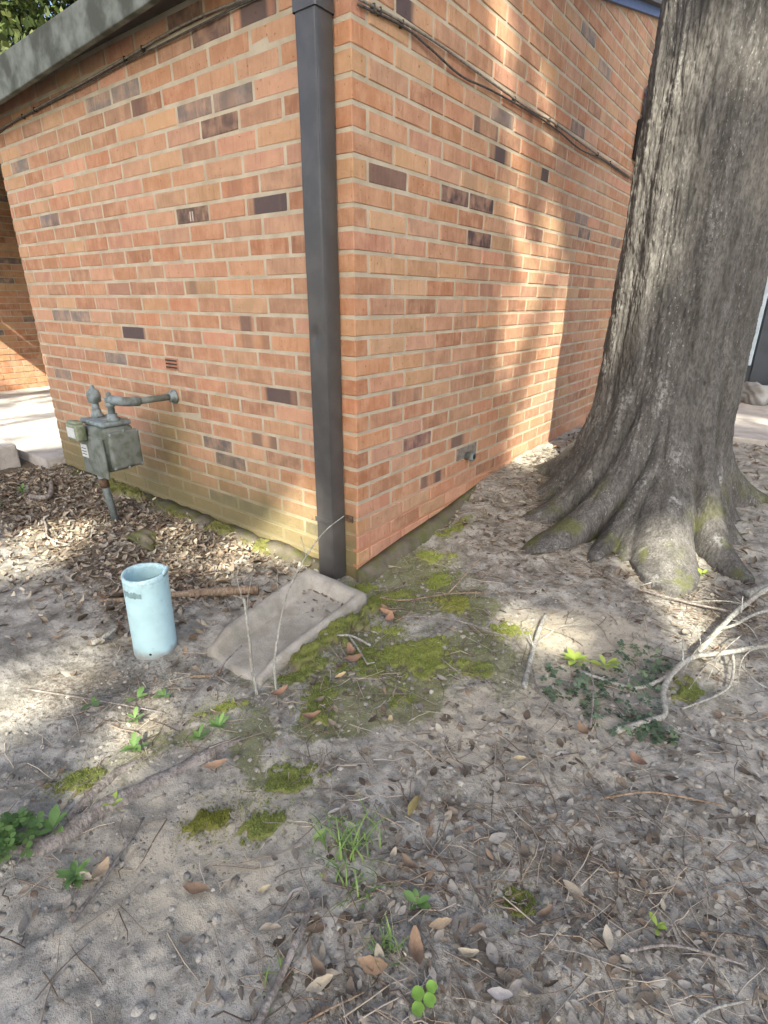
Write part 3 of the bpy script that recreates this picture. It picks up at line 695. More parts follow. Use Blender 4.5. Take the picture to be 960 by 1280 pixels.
# ------------------------------------------------------------------ the large tree
def make_trunk():
    nT = 620
    zl = np.concatenate([np.linspace(-.22, .75, 220), np.linspace(.755, 2.3, 210), np.linspace(2.33, 6.0, 40)])
    th = np.linspace(-1.5*math.pi, .5*math.pi, nT, endpoint=False)      # seam at the back
    T, Z = np.meshgrid(th, zl, indexing='ij'); Zp = np.maximum(Z, 0)
    R = .270+.060*np.exp(-Zp/.42)-.006*np.maximum(Z-1, 0)
    # buttress roots: angle at the ground, reach, angular half width, height scale, lean per metre
    lobes = [(-152, .19, .36, .24, .35), (-126, .25, .22, .30, .55), (-108, .32, .20, .30, .68), (-93, .25, .12, .36, .60), (-84, .20, .18, .38, .40), (-71, .33, .29, .32, .12), (-49, .27, .17, .34, -.03), (-28, .14, .24, .22, -.12), (2, .07, .3, .22, -.1), (40, .3, .3, .2, 0), (80, .35, .3, .2, 0), (-185, .36, .3, .18, .1), (-225, .36, .3, .18, 0)]
    best = np.zeros_like(R); g = np.maximum(Z-.03, 0)
    wob = .10*(fbm(Z*3.5+2, T*.8, 2)-.5)
    for a, A, wd, hs, lean in lobes:
        c = math.radians(a)+lean*np.clip(Z, 0, .9)+wob
        w_ = wd*(.85+.55*np.clip(Z, 0, .8))
        d = np.abs(T-c)/w_
        best = np.maximum(best, A*np.exp(-(g/hs)**1.05)*np.sqrt(np.clip(1-d*d, 0, 1))+.35*A*np.exp(-g/hs)*np.exp(-(d/1.25)**2)+.34*A*np.exp(-np.maximum(Z-.03, 0)/.045)*np.exp(-(d/.8)**2))
    # standing folds high on the trunk
    for a, A, wd, z0, z1, lean in [(-146, .022, .36, .5, 3.0, .10), (-104, .038, .44, .5, 3.2, .08), (-60, .034, .40, .5, 3.4, -.02), (-25, .035, .33, .4, 3.2, .0)]:
        d = np.abs(T-math.radians(a)-lean*Z-wob)/wd
        best = np.maximum(best, A*ss(z0-.4, z0+.2, Z)*(1-ss(z1-1, z1+1, Z))*np.sqrt(np.clip(1-d*d, 0, 1)))
    R = R+best
    U = T*.34; wu = .05*(fbm(U*5, Z*2+9, 2)-.5)
    def ridge(a, b, off): return 1-np.abs(fbm((U+wu)*a+off, Z*b+off*1.7, 3)-.5)*3.2
    bark = .6*ridge(26, 4.5, 3)+.4*ridge(55, 11, 19)
    scale = fbm(U*95+8, Z*38, 3)
    R = R-.011*np.clip(bark, 0, 1)**3+(scale-.5)*.007+(fbm(U*230, Z*120, 2)-.5)*.005+.034*(fbm(U*8+3+.5*Z, Z*.45, 2)-.5)+.016*(fbm(U*20+3, Z*1.0, 2)-.5)
    V = np.stack([TREE[0]+R*np.cos(T), TREE[1]+R*np.sin(T), Z], -1)
    n, m = T.shape; I = np.arange(n*m).reshape(n, m); J = np.roll(I, -1, axis=0)
    q = np.stack([I[:, :-1], J[:, :-1], J[:, 1:], I[:, 1:]], -1).reshape(-1, 4)
    return V.reshape(-1, 3), q
big = thing('oak_tree', 'massive grey barked tree trunk with buttress roots beside the gable wall', 'tree', (TREE[0], TREE[1], .05))
V, q = make_trunk(); V = V-np.array([TREE[0], TREE[1], .05])
link(bpy.data.objects.new('trunk', fast_mesh('trunk', V, q, 4, M['bark'], True)), big)

def leaf_cloud(blobs, size, rng, cols, holes=(), keep=.06):
    """leaf-sized quads through the volume of several ellipsoids; blobs: (centre, radii, n)"""
    P = []
    for c, r, n in blobs:
        p = rng.normal(size=(n, 3)); p /= np.linalg.norm(p, axis=1)[:, None]; p *= (rng.random(n)**.42)[:, None]; P.append(np.array(c)+p*np.array(r))
    P = np.concatenate(P)
    s = np.array(SDIR)
    ok = np.ones(len(P), bool)
    for c, r in holes:
        d = P-np.array(c); t = d@s; dist = np.linalg.norm(d-t[:, None]*s, axis=1)
        ok &= ~((dist < r+.07) & (rng.random(len(P)) > keep))
    P = P[ok]; n = len(P)
    a = rng.normal(size=(n, 3)); a /= np.linalg.norm(a, axis=1)[:, None]; b = np.cross(a, rng.normal(size=(n, 3))); b /= np.linalg.norm(b, axis=1)[:, None]
    L = size*rng.uniform(.6, 1.3, n)[:, None]; W = L*.33
    V = np.stack([P-a*L*.5, P+b*W, P+a*L*.5, P-b*W], 1).reshape(-1, 3)
    col = np.array(cols)[rng.integers(0, len(cols), n)]*rng.uniform(.7, 1.25, (n, 1)); col = np.repeat(np.concatenate([col, np.ones((n, 1))], 1), 4, 0)
    return V, np.arange(4*n).reshape(n, 4), col
GRN = [(.055, .085, .022), (.07, .10, .03), (.045, .07, .02), (.085, .105, .03)]
def limbs(root, base, ends, r0, mat, seed):
    rnd = random.Random(seed)
    for e in ends:
        b = Vector(base); e = Vector(e); m = b.lerp(e, .5)+Vector((rnd.uniform(-.3, .3), rnd.uniform(-.3, .3), .25))
        obj('limb', *tube(curve_pts([b, m, e], 6), list(np.linspace(r0, r0*.25, 13)), 8, jit=.06, seed=seed), mat, root, True)
rngt = np.random.default_rng(3)
ends = [(.77+2.2*math.cos(a), 1.34+2.2*math.sin(a), 8.2+.5*math.sin(3*a)) for a in np.linspace(.2, 6.0, 6)]
limbs(big, (.77, 1.34, 5.7), ends, .16, M['bark_dark'], 4)
V, q, col = leaf_cloud([((e[0]*.9+.08, e[1]*.9+.13, e[2]+.3), (1.5, 1.5, 1.1), 700) for e in ends], .16, rngt, GRN)
V = V-np.array([TREE[0], TREE[1], .05]); link(bpy.data.objects.new('crown', fast_mesh('crown', V, q, 4, M['crown'], False, col)), big)

# sun gaps in the canopy behind the camera: where light reaches the ground and the walls
HOLES = [((0, 1.70, .45), .26), ((0, 1.74, .85), .2), ((0, 1.62, .35), .21), ((0, 1.70, .62), .20), ((0, 1.76, .95), .15), ((0, 1.80, 1.15), .09), ((0, 1.52, .65), .11), ((0, 1.72, 1.30), .07), ((0, 1.45, .40), .09), ((0, 1.55, .08), .12), ((0, 1.85, .15), .1),
         ((0, 1.07, 1.72), .05), ((0, 1.42, 1.85), .04), ((0, 1.25, 1.35), .035), ((0, .95, 2.0), .05),
         ((-.30, 0, .06), .11), ((-.46, 0, -.02), .07), ((-6, 1.0, .35), .38), ((-6, 1.3, .2), .25), ((-4.6, .6, 0), .7), ((-3.4, .4, 0), .45),
         ((-1.3, -.72, 0), .16), ((-1.45, -.62, 0), .10), ((-.29, -1.14, 0), .12), ((.13, -1.01, 0), .07), ((.2, -.95, 0), .045), ((-.55, -.24, 0), .12), ((-.72, -.33, 0), .07), ((-1.0, -.25, 0), .05),
         ((.88, .10, 0), .045), ((.79, .0, 0), .03), ((.98, .19, 0), .02), ((.90, .76, 0), .12), ((1.05, .72, .03), .09), ((1.09, 1.0, .03), .10), ((.78, .62, 0), .07), ((.56, -.03, 0), .07), ((.66, -.02, 0), .05),
         ((1.28, .02, 0), .08), ((1.36, -.12, 0), .05), ((.45, .05, 0), .04), ((1.0, 3.4, .16), .16), ((1.3, 3.9, .16), .1), ((.95, .40, 0), .07), ((1.2, .35, 0), .07), ((.3, .25, 0), .06),
         ((.54, 1.23, 1.6), .05), ((.57, 1.13, 1.36), .06), ((.59, 1.03, 1.15), .065), ((.60, .97, .95), .06), ((.50, 1.3, 1.85), .04), ((.62, .95, .75), .04), ((.95, 1.0, 1.9), .04), ((1.02, 1.05, 1.75), .04), ((.98, 1.03, 1.5), .035)]
def shade_tree(label, base, crown_pts, n, seed, name='shade_tree'):
    t = thing(name, label, 'tree', base); b = Vector(base); rg = np.random.default_rng(seed)
    top = Vector((b.x*.6+.4*sum(c[0] for c in crown_pts)/len(crown_pts), b.y*.6+.4*sum(c[1] for c in crown_pts)/len(crown_pts), 8.6))
    pts = curve_pts([b+Vector((0, 0, -.2)), b.lerp(top, .5)+Vector((.1, 0, 0)), top], 6)
    obj('trunk', *tube(pts, list(np.linspace(.26, .15, len(pts))), 14, jit=.05, seed=seed), M['bark_dark'], t, True)
    limbs(t, top, crown_pts, .11, M['bark_dark'], seed)
    V, q, col = leaf_cloud([(c, (1.5, 1.4, .8), n) for c in crown_pts], .20, rg, GRN, HOLES, .03)
    link(bpy.data.objects.new('crown', fast_mesh('crown', V-np.array(base), q, 4, M['crown'], False, col)), t)
shade_tree('leafy tree behind the viewer shading the gable wall', (7.4, -12.4, 0), [(x+3.75, y-5.75, 11.4) for x in (1.9, 3.4, 4.9, 6.2) for y in (-7.6, -6.2, -4.8, -3.4, -2.0, -.7, .7)], 2300, 21)
shade_tree('leafy tree behind the viewer shading the meter wall', (2.0, -12.6, 0), [(x+3.75, y-5.75, 11.5) for x in (-5.4, -4.0, -2.6, -1.1, .5) for y in (-8.2, -7.0, -5.6, -4.2, -2.8)], 2900, 22)

# trees beyond the roof, seen over the eave at the upper left
def back_tree(label, base, top_z, rxy, n, seed):
    t = thing('background_tree', label, 'tree', base, 'trees beyond the roof'); rg = np.random.default_rng(seed); rn = random.Random(seed)
    b = Vector(base); tp = b+Vector((rn.uniform(-.4, .4), rn.uniform(-.4, .4), top_z*.8))
    pts = curve_pts([b, b.lerp(tp, .5)+Vector((.15, .1, 0)), tp], 6); obj('trunk', *tube(pts, list(np.linspace(.22, .07, len(pts))), 10, jit=.05, seed=seed), M['bark_dark'], t, True)
    bl = []
    for k in range(36):
        A = rn.uniform(0, 6.28); rr = rxy*rn.uniform(.2, 1); z = top_z*rn.uniform(.28, 1); e = b+Vector((rr*math.cos(A), rr*math.sin(A), z)); bl.append((tuple(e), (.85, .85, .6), n//18))
        s0 = b.lerp(tp, min(.95, max(.2, z/(top_z*.8)-.2))); obj('limb', *tube(curve_pts([s0, s0.lerp(e, .5)+Vector((0, 0, .15)), e], 4), list(np.linspace(.05, .015, 9)), 6), M['bark_dark'], t, True)
    V, q, col = leaf_cloud(bl, .17, rg, GRN); link(bpy.data.objects.new('crown', fast_mesh('crown', V-np.array(base), q, 4, M['crown'], False, col)), t)
back_tree('dark leafy tree beyond the roof at the upper left edge', (-12.2, 4.6, 0), 8.4, 2.5, 11000, 31)
back_tree('dark leafy tree beyond the roof nearer the eave line', (-12.0, 7.6, 0), 8.8, 2.5, 11000, 32)
back_tree('pale trunked tree beyond the left wing', (-16, 5.5, 0), 8.0, 2.4, 3600, 33)

# ------------------------------------------------------------------ right background
sh = thing('slate_shed', 'slate blue panelled shed with pale corner trim behind the trunk', 'shed', (1.9, 4.9, .1))
obj('wall', *box(.82, 3.6, 4.75, 6.5, .0, 2.5), M['slate'], sh)
for i in range(4): obj('panel', *bevel(box(.86+i*.68, 1.52+i*.68, 4.73, 4.748, .1, 2.45), .004, 1), M['slate'], sh)
obj('corner_trim', *bevel(box(.785, .845, 4.70, 4.77, .45, 2.5), .004, 1), M['trim'], sh)
obj('roof', *box(.65, 3.8, 4.5, 6.7, 2.502, 2.6), M['roof'], sh)
def crumple(c, r, seed, mat, name, label, cat):
    bm = bmesh.new(); bmesh.ops.create_icosphere(bm, subdivisions=4, radius=1); rn = random.Random(seed); ph = [rn.uniform(0, 9) for _ in range(6)]
    for v in bm.verts:
        p = v.co.copy(); k = 1+.22*math.sin(p.x*3+ph[0]+2*math.sin(p.y*2+ph[1]))+.12*math.sin(p.y*7+ph[2]+p.z*4)+.06*math.sin(p.x*13+ph[3]+p.z*9); v.co = Vector((p.x*r[0], p.y*r[1], p.z*r[2]))*k
    V = [tuple(v.co+Vector(c)) for v in bm.verts]; F = [tuple(v.index for v in f.verts) for f in bm.faces]; bm.free()
    return tag(obj(name, V, F, mat, None, True), label, cat)
crumple((.98, 4.35, .235), (.15, .12, .10), 4, M['bag'], 'plastic_bag', 'crumpled white plastic bag on the path behind the trunk', 'bag')
crumple((1.22, 4.42, .27), (.16, .12, .14), 9, M['bag'], 'plastic_bag', 'larger white bag by the slate shed wall at the right edge', 'bag')

# ------------------------------------------------------------------ moss
def moss_patch(label, cx, cy, rx, ry, ang=0, h=.012, nb=1500, seed=0, tone=(.085, .105, .020)):
    rg = np.random.default_rng(seed+100); n = 64
    V, F = [], []; u = np.linspace(-1.35, 1.35, n); h = h*.62; rx, ry = rx*1.12, ry*1.12; nb = int(nb*1.6); ca, sa = math.cos(ang), math.sin(ang)
    U, W = np.meshgrid(u, u, indexing='ij'); X = cx+ca*U*rx-sa*W*ry; Y = cy+sa*U*rx+ca*W*ry
    rr = np.hypot(U, W)+1.3*(fbm(X*17+seed, Y*17, 3)-.5)+.9*(fbm(X*75+seed, Y*75, 2)-.5)
    m = 1-ss(.5, .85, rr)
    Z = height(X, Y)-.008+m*(.008+h*(.6+.8*fbm(X*45, Y*45+seed, 2)))
    I = np.arange(n*n).reshape(n, n); keep = (m[:-1, :-1]+m[1:, 1:]+m[1:, :-1]+m[:-1, 1:]) > .05
    q = np.stack([I[:-1, :-1], I[1:, :-1], I[1:, 1:], I[:-1, 1:]], -1)[keep]
    tv = np.stack([X, Y, Z], -1).reshape(-1, 3); q = np.concatenate([q[:, [0, 1, 2]], q[:, [0, 2, 3]]])
    e = ss(.25, .95, m).reshape(-1, 1); cl = np.concatenate([np.array([[.20, .175, .13]])*(1-e)+np.array([tone])*e*.95, np.ones((len(tv), 1))], 1)
    # little upright shoots
    a = rg.uniform(-1.35, 1.35, (nb*2, 2)); bx = cx+ca*a[:, 0]*rx-sa*a[:, 1]*ry; by = cy+sa*a[:, 0]*rx+ca*a[:, 1]*ry
    r2 = np.hypot(a[:, 0], a[:, 1])+1.3*(fbm(bx*17+seed, by*17, 3)-.5)+.9*(fbm(bx*75+seed, by*75, 2)-.5); k = r2 < .9+rg.normal(0, .26, len(r2)); bx, by, r2 = bx[k], by[k], r2[k]
    bz = height(bx, by)-.008+(1-ss(.5, .85, r2))*(.008+h*(.6+.8*fbm(bx*45, by*45+seed, 2)))
    nf = int(nb*.55); aa = rg.normal(0, .82, (nf, 2)); fx_ = cx+ca*aa[:, 0]*rx-sa*aa[:, 1]*ry; fy_ = cy+sa*aa[:, 0]*rx+ca*aa[:, 1]*ry; kf = (fbm(fx_*30+seed, fy_*30, 2) > .45) & ~((fx_ < .0) & (fy_ > -.005)); fx_, fy_ = fx_[kf], fy_[kf]
    bx = np.concatenate([bx, fx_]); by = np.concatenate([by, fy_]); bz = np.concatenate([bz, height(fx_, fy_)+.001])
    nb_ = len(bx); P = np.stack([bx, by, bz-.001], -1); d = rg.normal(size=(nb_, 3))*.5+np.array([0, 0, 1.]); d /= np.linalg.norm(d, axis=1)[:, None]; L = rg.uniform(.003, .008, (nb_, 1))
    s = np.cross(d, rg.normal(size=(nb_, 3))); s /= np.linalg.norm(s, axis=1)[:, None]; wv = .0011
    bv = np.stack([P-s*wv, P+s*wv, P+d*L], 1).reshape(-1, 3); bq = np.arange(3*nb_).reshape(-1, 3)+len(tv)
    bc = np.repeat(np.concatenate([np.array(tone)*rg.uniform(.7, 1.9, (nb_, 1)), np.ones((nb_, 1))], 1), 3, 0)
    c0 = np.array([cx, cy, gz(cx, cy)]); allv = np.concatenate([tv, bv])-c0
    used = np.unique(np.concatenate([q, bq]))
    re = -np.ones(len(allv), int); re[used] = np.arange(len(used))
    o = bpy.data.objects.new('moss_patch', fast_mesh('moss_patch', allv[used], re[np.concatenate([q, bq])], 3, M['moss'], True, np.concatenate([cl, bc])[used]))
    link(o); o.location = c0; tag(o, label, 'moss', 'moss patches'); return o
B_, D_ = (.19, .225, .055), (.14, .17, .05)
for i, a in enumerate([
    ('bright moss patch at the foot of the gable wall', .175, .29, .085, .06, .5, .016, 2200, B_),
    ('moss patch between the splash block and the footing', .19, -.075, .10, .06, 1.1, .014, 2200, B_),
    ('yellow green moss cushion lit by a sun fleck', .44, -.005, .095, .08, .4, .018, 2600, (.20, .21, .05)),
    ('small flat moss patch left of the lichened upright stick', .675, -.05, .075, .05, .4, .012, 1500, B_),
    ('largest moss carpet in front of the splash block', .525, -.33, .13, .105, .6, .016, 4200, (.18, .21, .052)),
    ('moss around the forked white twig', .39, -.45, .10, .07, .4, .012, 1800, D_),
    ('dark moss streak below the splash block corner', .425, -.67, .06, .10, .3, .010, 1800, D_),
    ('long dark moss patch in the middle of the bare soil', .535, -.905, .045, .075, -.5, .010, 1700, D_),
    ('moss patch with a pale clod in its centre', .478, -1.06, .05, .036, .7, .012, 1300, (.145, .155, .03)),
    ('thin moss strip beside the pale clod', .575, -1.015, .055, .028, 1.0, .010, 1100, D_),
    ('moss strip in front of the splash block front edge', .21, -.82, .035, .075, -.5, .014, 1500, B_),
    ('moss on the upper side of the exposed root', .155, -1.172, .035, .055, -.6, .010, 1000, D_),
    ('faint moss tuft in the foreground right of the grass', 1.06, -.835, .035, .03, .4, .008, 700, D_),
    ('moss at the front right foot of the splash block', .275, -.60, .05, .085, -.3, .014, 1700, D_),
    ('moss climbing the right side of the splash block', .228, -.38, .05, .26, .06, .045, 4200, (.16, .185, .05)),
    ('moss at the very foot of the downspout corner', .06, -.06, .07, .045, .1, .02, 1300, B_),
    ('moss tuft under the lichened branch', 1.2, .0, .05, .06, .4, .010, 900, D_),
    ('thin moss along the gable wall footing', .115, .56, .13, .045, 1.35, .008, 1600, B_),
    ('moss between the sunlit cushion and the wall foot', .30, .14, .075, .06, .6, .012, 1700, B_),
    ('mossy patch between the twig and the long carpet', .36, -.27, .07, .06, .3, .010, 1500, B_),
    ('thin moss film right of the largest carpet', .70, -.30, .08, .05, .5, .006, 1100, D_),
    ('thin moss film below the largest carpet', .58, -.52, .07, .05, .2, .006, 1000, D_),
    ('moss on the buttress toe in the sun', 1.03, .70, .05, .05, .4, .012, 900, (.17, .18, .03))]): moss_patch(a[0], *a[1:8], seed=i, tone=a[8])
# moss that rides along the mud line of the meter wall
for i, (x0, x1, lab) in enumerate([(-2.02, -1.52, 'thick moss bank along the wall foot behind the gas meter'), (-1.42, -1.05, 'thin moss line along the wall foot right of the meter'), (-.98, -.72, 'moss tufts along the wall foot above the log'), (-.62, -.42, 'moss clump at the wall foot near the splash block')]):
    moss_patch(lab, (x0+x1)/2, -.045, (x1-x0)/2, .055, 0, .055 if i == 0 else .035, 2200 if i == 0 else 1100, 60+i, (.115, .12, .038))

# ------------------------------------------------------------------ litter
def leaf_tpl(n=5, curl=.25, fold=.15, wid=.42, seed=0):
    rn = random.Random(seed); V, F = [], []
    for i in range(n):
        t = i/(n-1); wv = wid*.5*(math.sin(math.pi*min(1, t*.94+.03))**.75)*(1+rn.uniform(-.15, .15)); x = t-.5; z = curl*(x*x*2)+rn.uniform(-.03, .03)
        V += [(x, -wv, z+fold*wv*2+rn.uniform(-.02, .02)), (x, 0, z), (x, wv, z+fold*wv*2+rn.uniform(-.02, .02))]
    for i in range(n-1):
        a = i*3; F += [(a, a+3, a+4, a+1), (a+1, a+4, a+5, a+2)]
    return np.array(V), np.array(F)
def ico_tpl(seed):
    bm = bmesh.new(); bmesh.ops.create_icosphere(bm, subdivisions=1, radius=1); rn = random.Random(seed)
    V = np.array([[c*rn.uniform(.75, 1.25) for c in v.co] for v in bm.verts]); F = np.array([[v.index for v in f.verts] for f in bm.faces]); bm.free(); return V, F
def tw_tpl(seed, n=4):
    rn = random.Random(seed); pts = [(i/(n-1)-.5, rn.uniform(-.06, .06), rn.uniform(-.03, .03)) for i in range(n)]
    V, F = tube(pts, [.012, .011, .009, .005], 3, cap=False); return np.array(V), np.array(F)
def euler_m(yaw, tilt, roll):
    cy, sy, ct, st_, cr_, sr_ = np.cos(yaw), np.sin(yaw), np.cos(tilt), np.sin(tilt), np.cos(roll), np.sin(roll); o = np.ones_like(yaw); z = o*0
    Rz = np.stack([cy, -sy, z, sy, cy, z, z, z, o], -1).reshape(-1, 3, 3); Ry = np.stack([ct, z, st_, z, o, z, -st_, z, ct], -1).reshape(-1, 3, 3); Rx = np.stack([o, z, z, z, cr_, -sr_, z, sr_, cr_], -1).reshape(-1, 3, 3)
    return Rz@Ry@Rx
def scatter(name, tpls, P, Rm, S, col, mat, smooth=True):
    VV, LL, CC = [], [], []; n0 = 0; pick = RNG.integers(0, len(tpls), len(P)); k = tpls[0][1].shape[1]
    for ti, (tv, tf) in enumerate(tpls):
        m = pick == ti; cnt = int(m.sum())
        if not cnt: continue
        v = np.einsum('nij,vj->nvi', Rm[m], tv)*S[m][:, None, None] if S.ndim == 1 else np.einsum('nij,nvj->nvi', Rm[m], tv[None]*S[m][:, None, :])
        v = v+P[m][:, None, :]; VV.append(v.reshape(-1, 3)); LL.append((tf[None]+(np.arange(cnt)*len(tv))[:, None, None]+n0).reshape(-1, k)); CC.append(np.repeat(col[m], len(tv), 0)); n0 += cnt*len(tv)
    C = np.concatenate(CC); C = np.concatenate([C, np.ones((len(C), 1))], 1)
    o = bpy.data.objects.new(name, fast_mesh(name, np.concatenate(VV), np.concatenate(LL), k, mat, smooth, C)); link(o); return o
def clear_of(x, y):
    """true where loose litter may lie: not inside the building, pipe, block, trunk, walk"""
    ok = ~((x < .01) & (y > -.02)) & (np.hypot(x-px_, y-py_) > .075) & ~((x < -2.6) & (y > -.12)) & ~((x < -2.8) & (x > -3.8) & (y > -.65) & (y < -.1))
    ok &= ~((x > -.16) & (x < .215) & (y > -.70) & (y < -.12)); ok &= np.hypot(x-TREE[0], y-TREE[1]) > .40; ok &= ~((y > 2.7) & (x > .7)); return ok
def sample(n, dens, xr, yr, rg):
    out = []; tot = 0
    while tot < n:
        x = rg.uniform(*xr, n*2); y = rg.uniform(*yr, n*2); k = (rg.random(n*2) < dens(x, y)) & clear_of(x, y); out.append(np.stack([x[k], y[k]], 1)); tot += int(k.sum())
    return np.concatenate(out)[:n]
LV = np.array([(.16, .13, .095), (.235, .19, .135), (.22, .205, .175), (.09, .07, .05), (.30, .26, .19), (.21, .155, .105), (.18, .17, .145), (.35, .315, .24)])
def dens_wall(x, y): return ss(-.05, -.5, x)*ss(-1.0, -.35, y)*.95+.04
def dens_fg(x, y): return np.clip(.12+.9*gau(x, y, 1.0, -1.05, .25)+.6*gau(x, y, 1.3, -.75, .35)+.35*gau(x, y, .85, -.8, .3)+.6*gau(x, y, .3, -1.25, .15)+.9*gau(x, y, .5, .75, .45)+.8*gau(x, y, .12, 1.5, .3)+.5*gau(x, y, 1.2, .4, .35)+.35*gau(x, y, .4, -.55, .25)-.9*gau(x, y, .5, -1.1, .2)-1.0*gau(x, y, .9, .08, .15), 0, 1)
tpls = [leaf_tpl(5, c, f, w_, i) for i, (c, f, w_) in enumerate([(.3, .2, .42), (.6, .1, .5), (-.25, .3, .36), (.15, -.2, .45), (.8, .4, .4), (.1, .6, .5)])]
flat = [leaf_tpl(5, c, f, w_, 20+i) for i, (c, f, w_) in enumerate([(.08, .06, .42), (.15, .1, .55), (-.1, .12, .34), (.05, -.08, .48), (.25, .15, .62), (.02, .2, .3)])]
def litter(name, label, n, dens, xr, yr, s0, s1, seed, tilt=.35, cols=LV, lift=.006, tpls=tpls):
    rg = np.random.default_rng(seed); P2 = sample(n, dens, xr, yr, rg); x, y = P2.T
    S = rg.uniform(s0, s1, n)*rg.uniform(.7, 1.1, n); z = height(x, y)+lift*rg.uniform(.3, 1.6, n)
    Rm = euler_m(rg.uniform(0, 6.28, n), rg.normal(0, tilt, n), rg.normal(0, tilt, n)+(rg.random(n) < .4)*math.pi)
    col = cols[rg.integers(0, len(cols), n)]*rg.uniform(.7, 1.25, (n, 1))
    return tag(scatter(name, tpls, np.stack([x, y, z], -1), Rm, S, col, M['leaf']), label, 'leaf litter', kind='stuff')
litter('leaf_litter', 'brown leaf and bark litter along the meter wall', 6500, dens_wall, (-2.7, .1), (-1.05, .0), .010, .050, 1, .38, LV*1.15)
litter('leaf_litter', 'thin grey brown leaf litter over the bare soil', 3600, dens_fg, (0, 2.0), (-1.45, 1.6), .006, .034, 2, .10, LV, .004, flat)
litter('leaf_litter', 'matted grey leaf litter in the lower right foreground', 1500, lambda x, y: np.clip(.9*gau(x, y, 1.25, -.8, .4)+.7*gau(x, y, .98, -1.08, .22)+.08, 0, 1), (.6, 1.7), (-1.35, -.1), .006, .036, 12, .12, np.array([(.25, .235, .20), (.32, .30, .255), (.15, .135, .11), (.21, .175, .13), (.36, .335, .28), (.10, .085, .065)]), .003, flat)
litter('leaf_litter', 'dry leaves around the tree and path at the right', 1800, lambda x, y: .5+0*x, (.05, 2.6), (.5, 2.9), .02, .05, 3, .35)
litter('leaf_litter', 'leaf litter on the far left ground', 900, lambda x, y: .6+0*x, (-4.5, -1.5), (-2.2, -.5), .03, .06, 4, .35)
def twigs(name, label, n, dens, xr, yr, l0, l1, seed, cols, lift=.005):
    rg = np.random.default_rng(seed); P2 = sample(n, dens, xr, yr, rg); x, y = P2.T; L = rg.uniform(l0, l1, n)
    z = height(x, y)+lift*rg.uniform(.4, 1.8, n); Rm = euler_m(rg.uniform(0, 6.28, n), rg.normal(0, .10, n), rg.uniform(0, 6, n))
    th = rg.uniform(.55, 1.5, n)*.075/L; S = np.stack([L, L*th*1.2, L*th*1.2], 1); S[:, 1:] = np.maximum(S[:, 1:], .05)
    col = cols[rg.integers(0, len(cols), n)]*rg.uniform(.7, 1.3, (n, 1))
    return tag(scatter(name, [tw_tpl(i) for i in range(5)], np.stack([x, y, z], -1), Rm, S, col, M['leaf']), label, 'twigs', kind='stuff')
TW = np.array([(.30, .24, .17), (.20, .16, .12), (.36, .32, .26), (.14, .10, .07), (.42, .36, .27)])
twigs('twig_litter', 'fine dry twigs and stalks scattered over the soil', 4200, lambda x, y: np.clip(.25+dens_fg(x, y), 0, 1), (-.1, 2.0), (-1.45, 1.6), .02, .13, 5, TW)
twigs('twig_litter', 'bark shreds and twigs along the meter wall', 1700, dens_wall, (-2.7, .1), (-1.05, 0), .03, .14, 6, TW)
rgd = np.random.default_rng(91); nd = 46
ud = np.clip(rgd.normal(.5, .2, nd), .2, .85); vd = np.clip(np.abs(rgd.normal(.13, .14, nd)), .13, .9); pd_ = np.array([sb_pt(a, b) for a, b in zip(ud, vd)]); pd_[:, 2] += .004
tag(scatter('leaf_litter', flat, pd_, euler_m(rgd.uniform(0, 6.28, nd), rgd.normal(0, .2, nd), rgd.normal(0, .2, nd)), rgd.uniform(.008, .026, nd), LV[rgd.integers(0, 8, nd)]*rgd.uniform(.8, 1.2, (nd, 1)), M['leaf']), 'crumbled brown leaf bits lying in the splash block trough', 'leaf litter', kind='stuff')
def clods(label, n, dens, xr, yr, r0, r1, seed, cols):
    rg = np.random.default_rng(seed); P2 = sample(n, dens, xr, yr, rg); x, y = P2.T; r = r0*(r1/r0)**(rg.random(n)**1.8)
    z = height(x, y)-r*.15; Rm = euler_m(rg.uniform(0, 6.28, n), rg.normal(0, .3, n), rg.normal(0, .3, n)); S = np.stack([r*rg.uniform(.8, 1.3, n), r*rg.uniform(.7, 1.2, n), r*rg.uniform(.4, .7, n)], 1)
    col = cols[rg.integers(0, len(cols), n)]*rg.uniform(.75, 1.2, (n, 1))
    return tag(scatter('soil_crumbs', [ico_tpl(i) for i in range(6)], np.stack([x, y, z], -1), Rm, S, col, M['clod']), label, 'soil', kind='stuff')
CL = np.array([(.29, .272, .225), (.35, .33, .275), (.22, .20, .16), (.38, .36, .305), (.29, .28, .24)])
clods('crumbly grey worm casts and small clods over the bare soil', 6500, lambda x, y: np.clip(.35+.8*fbm(x*3, y*3+2, 2)-.5*gau(x, y, .9, .08, .2), 0, 1), (-.2, 1.75), (-1.45, .6), .0025, .009, 7, CL)
clods('larger flattened grey clods dotted over the foreground soil', 650, lambda x, y: np.clip(.2+1.1*fbm(x*2.4+5, y*2.4+2, 2)-.8*gau(x, y, .9, .08, .2)-.5*gau(x, y, .5, -1.1, .2), 0, 1), (.0, 1.6), (-1.4, .3), .006, .013, 8, CL)

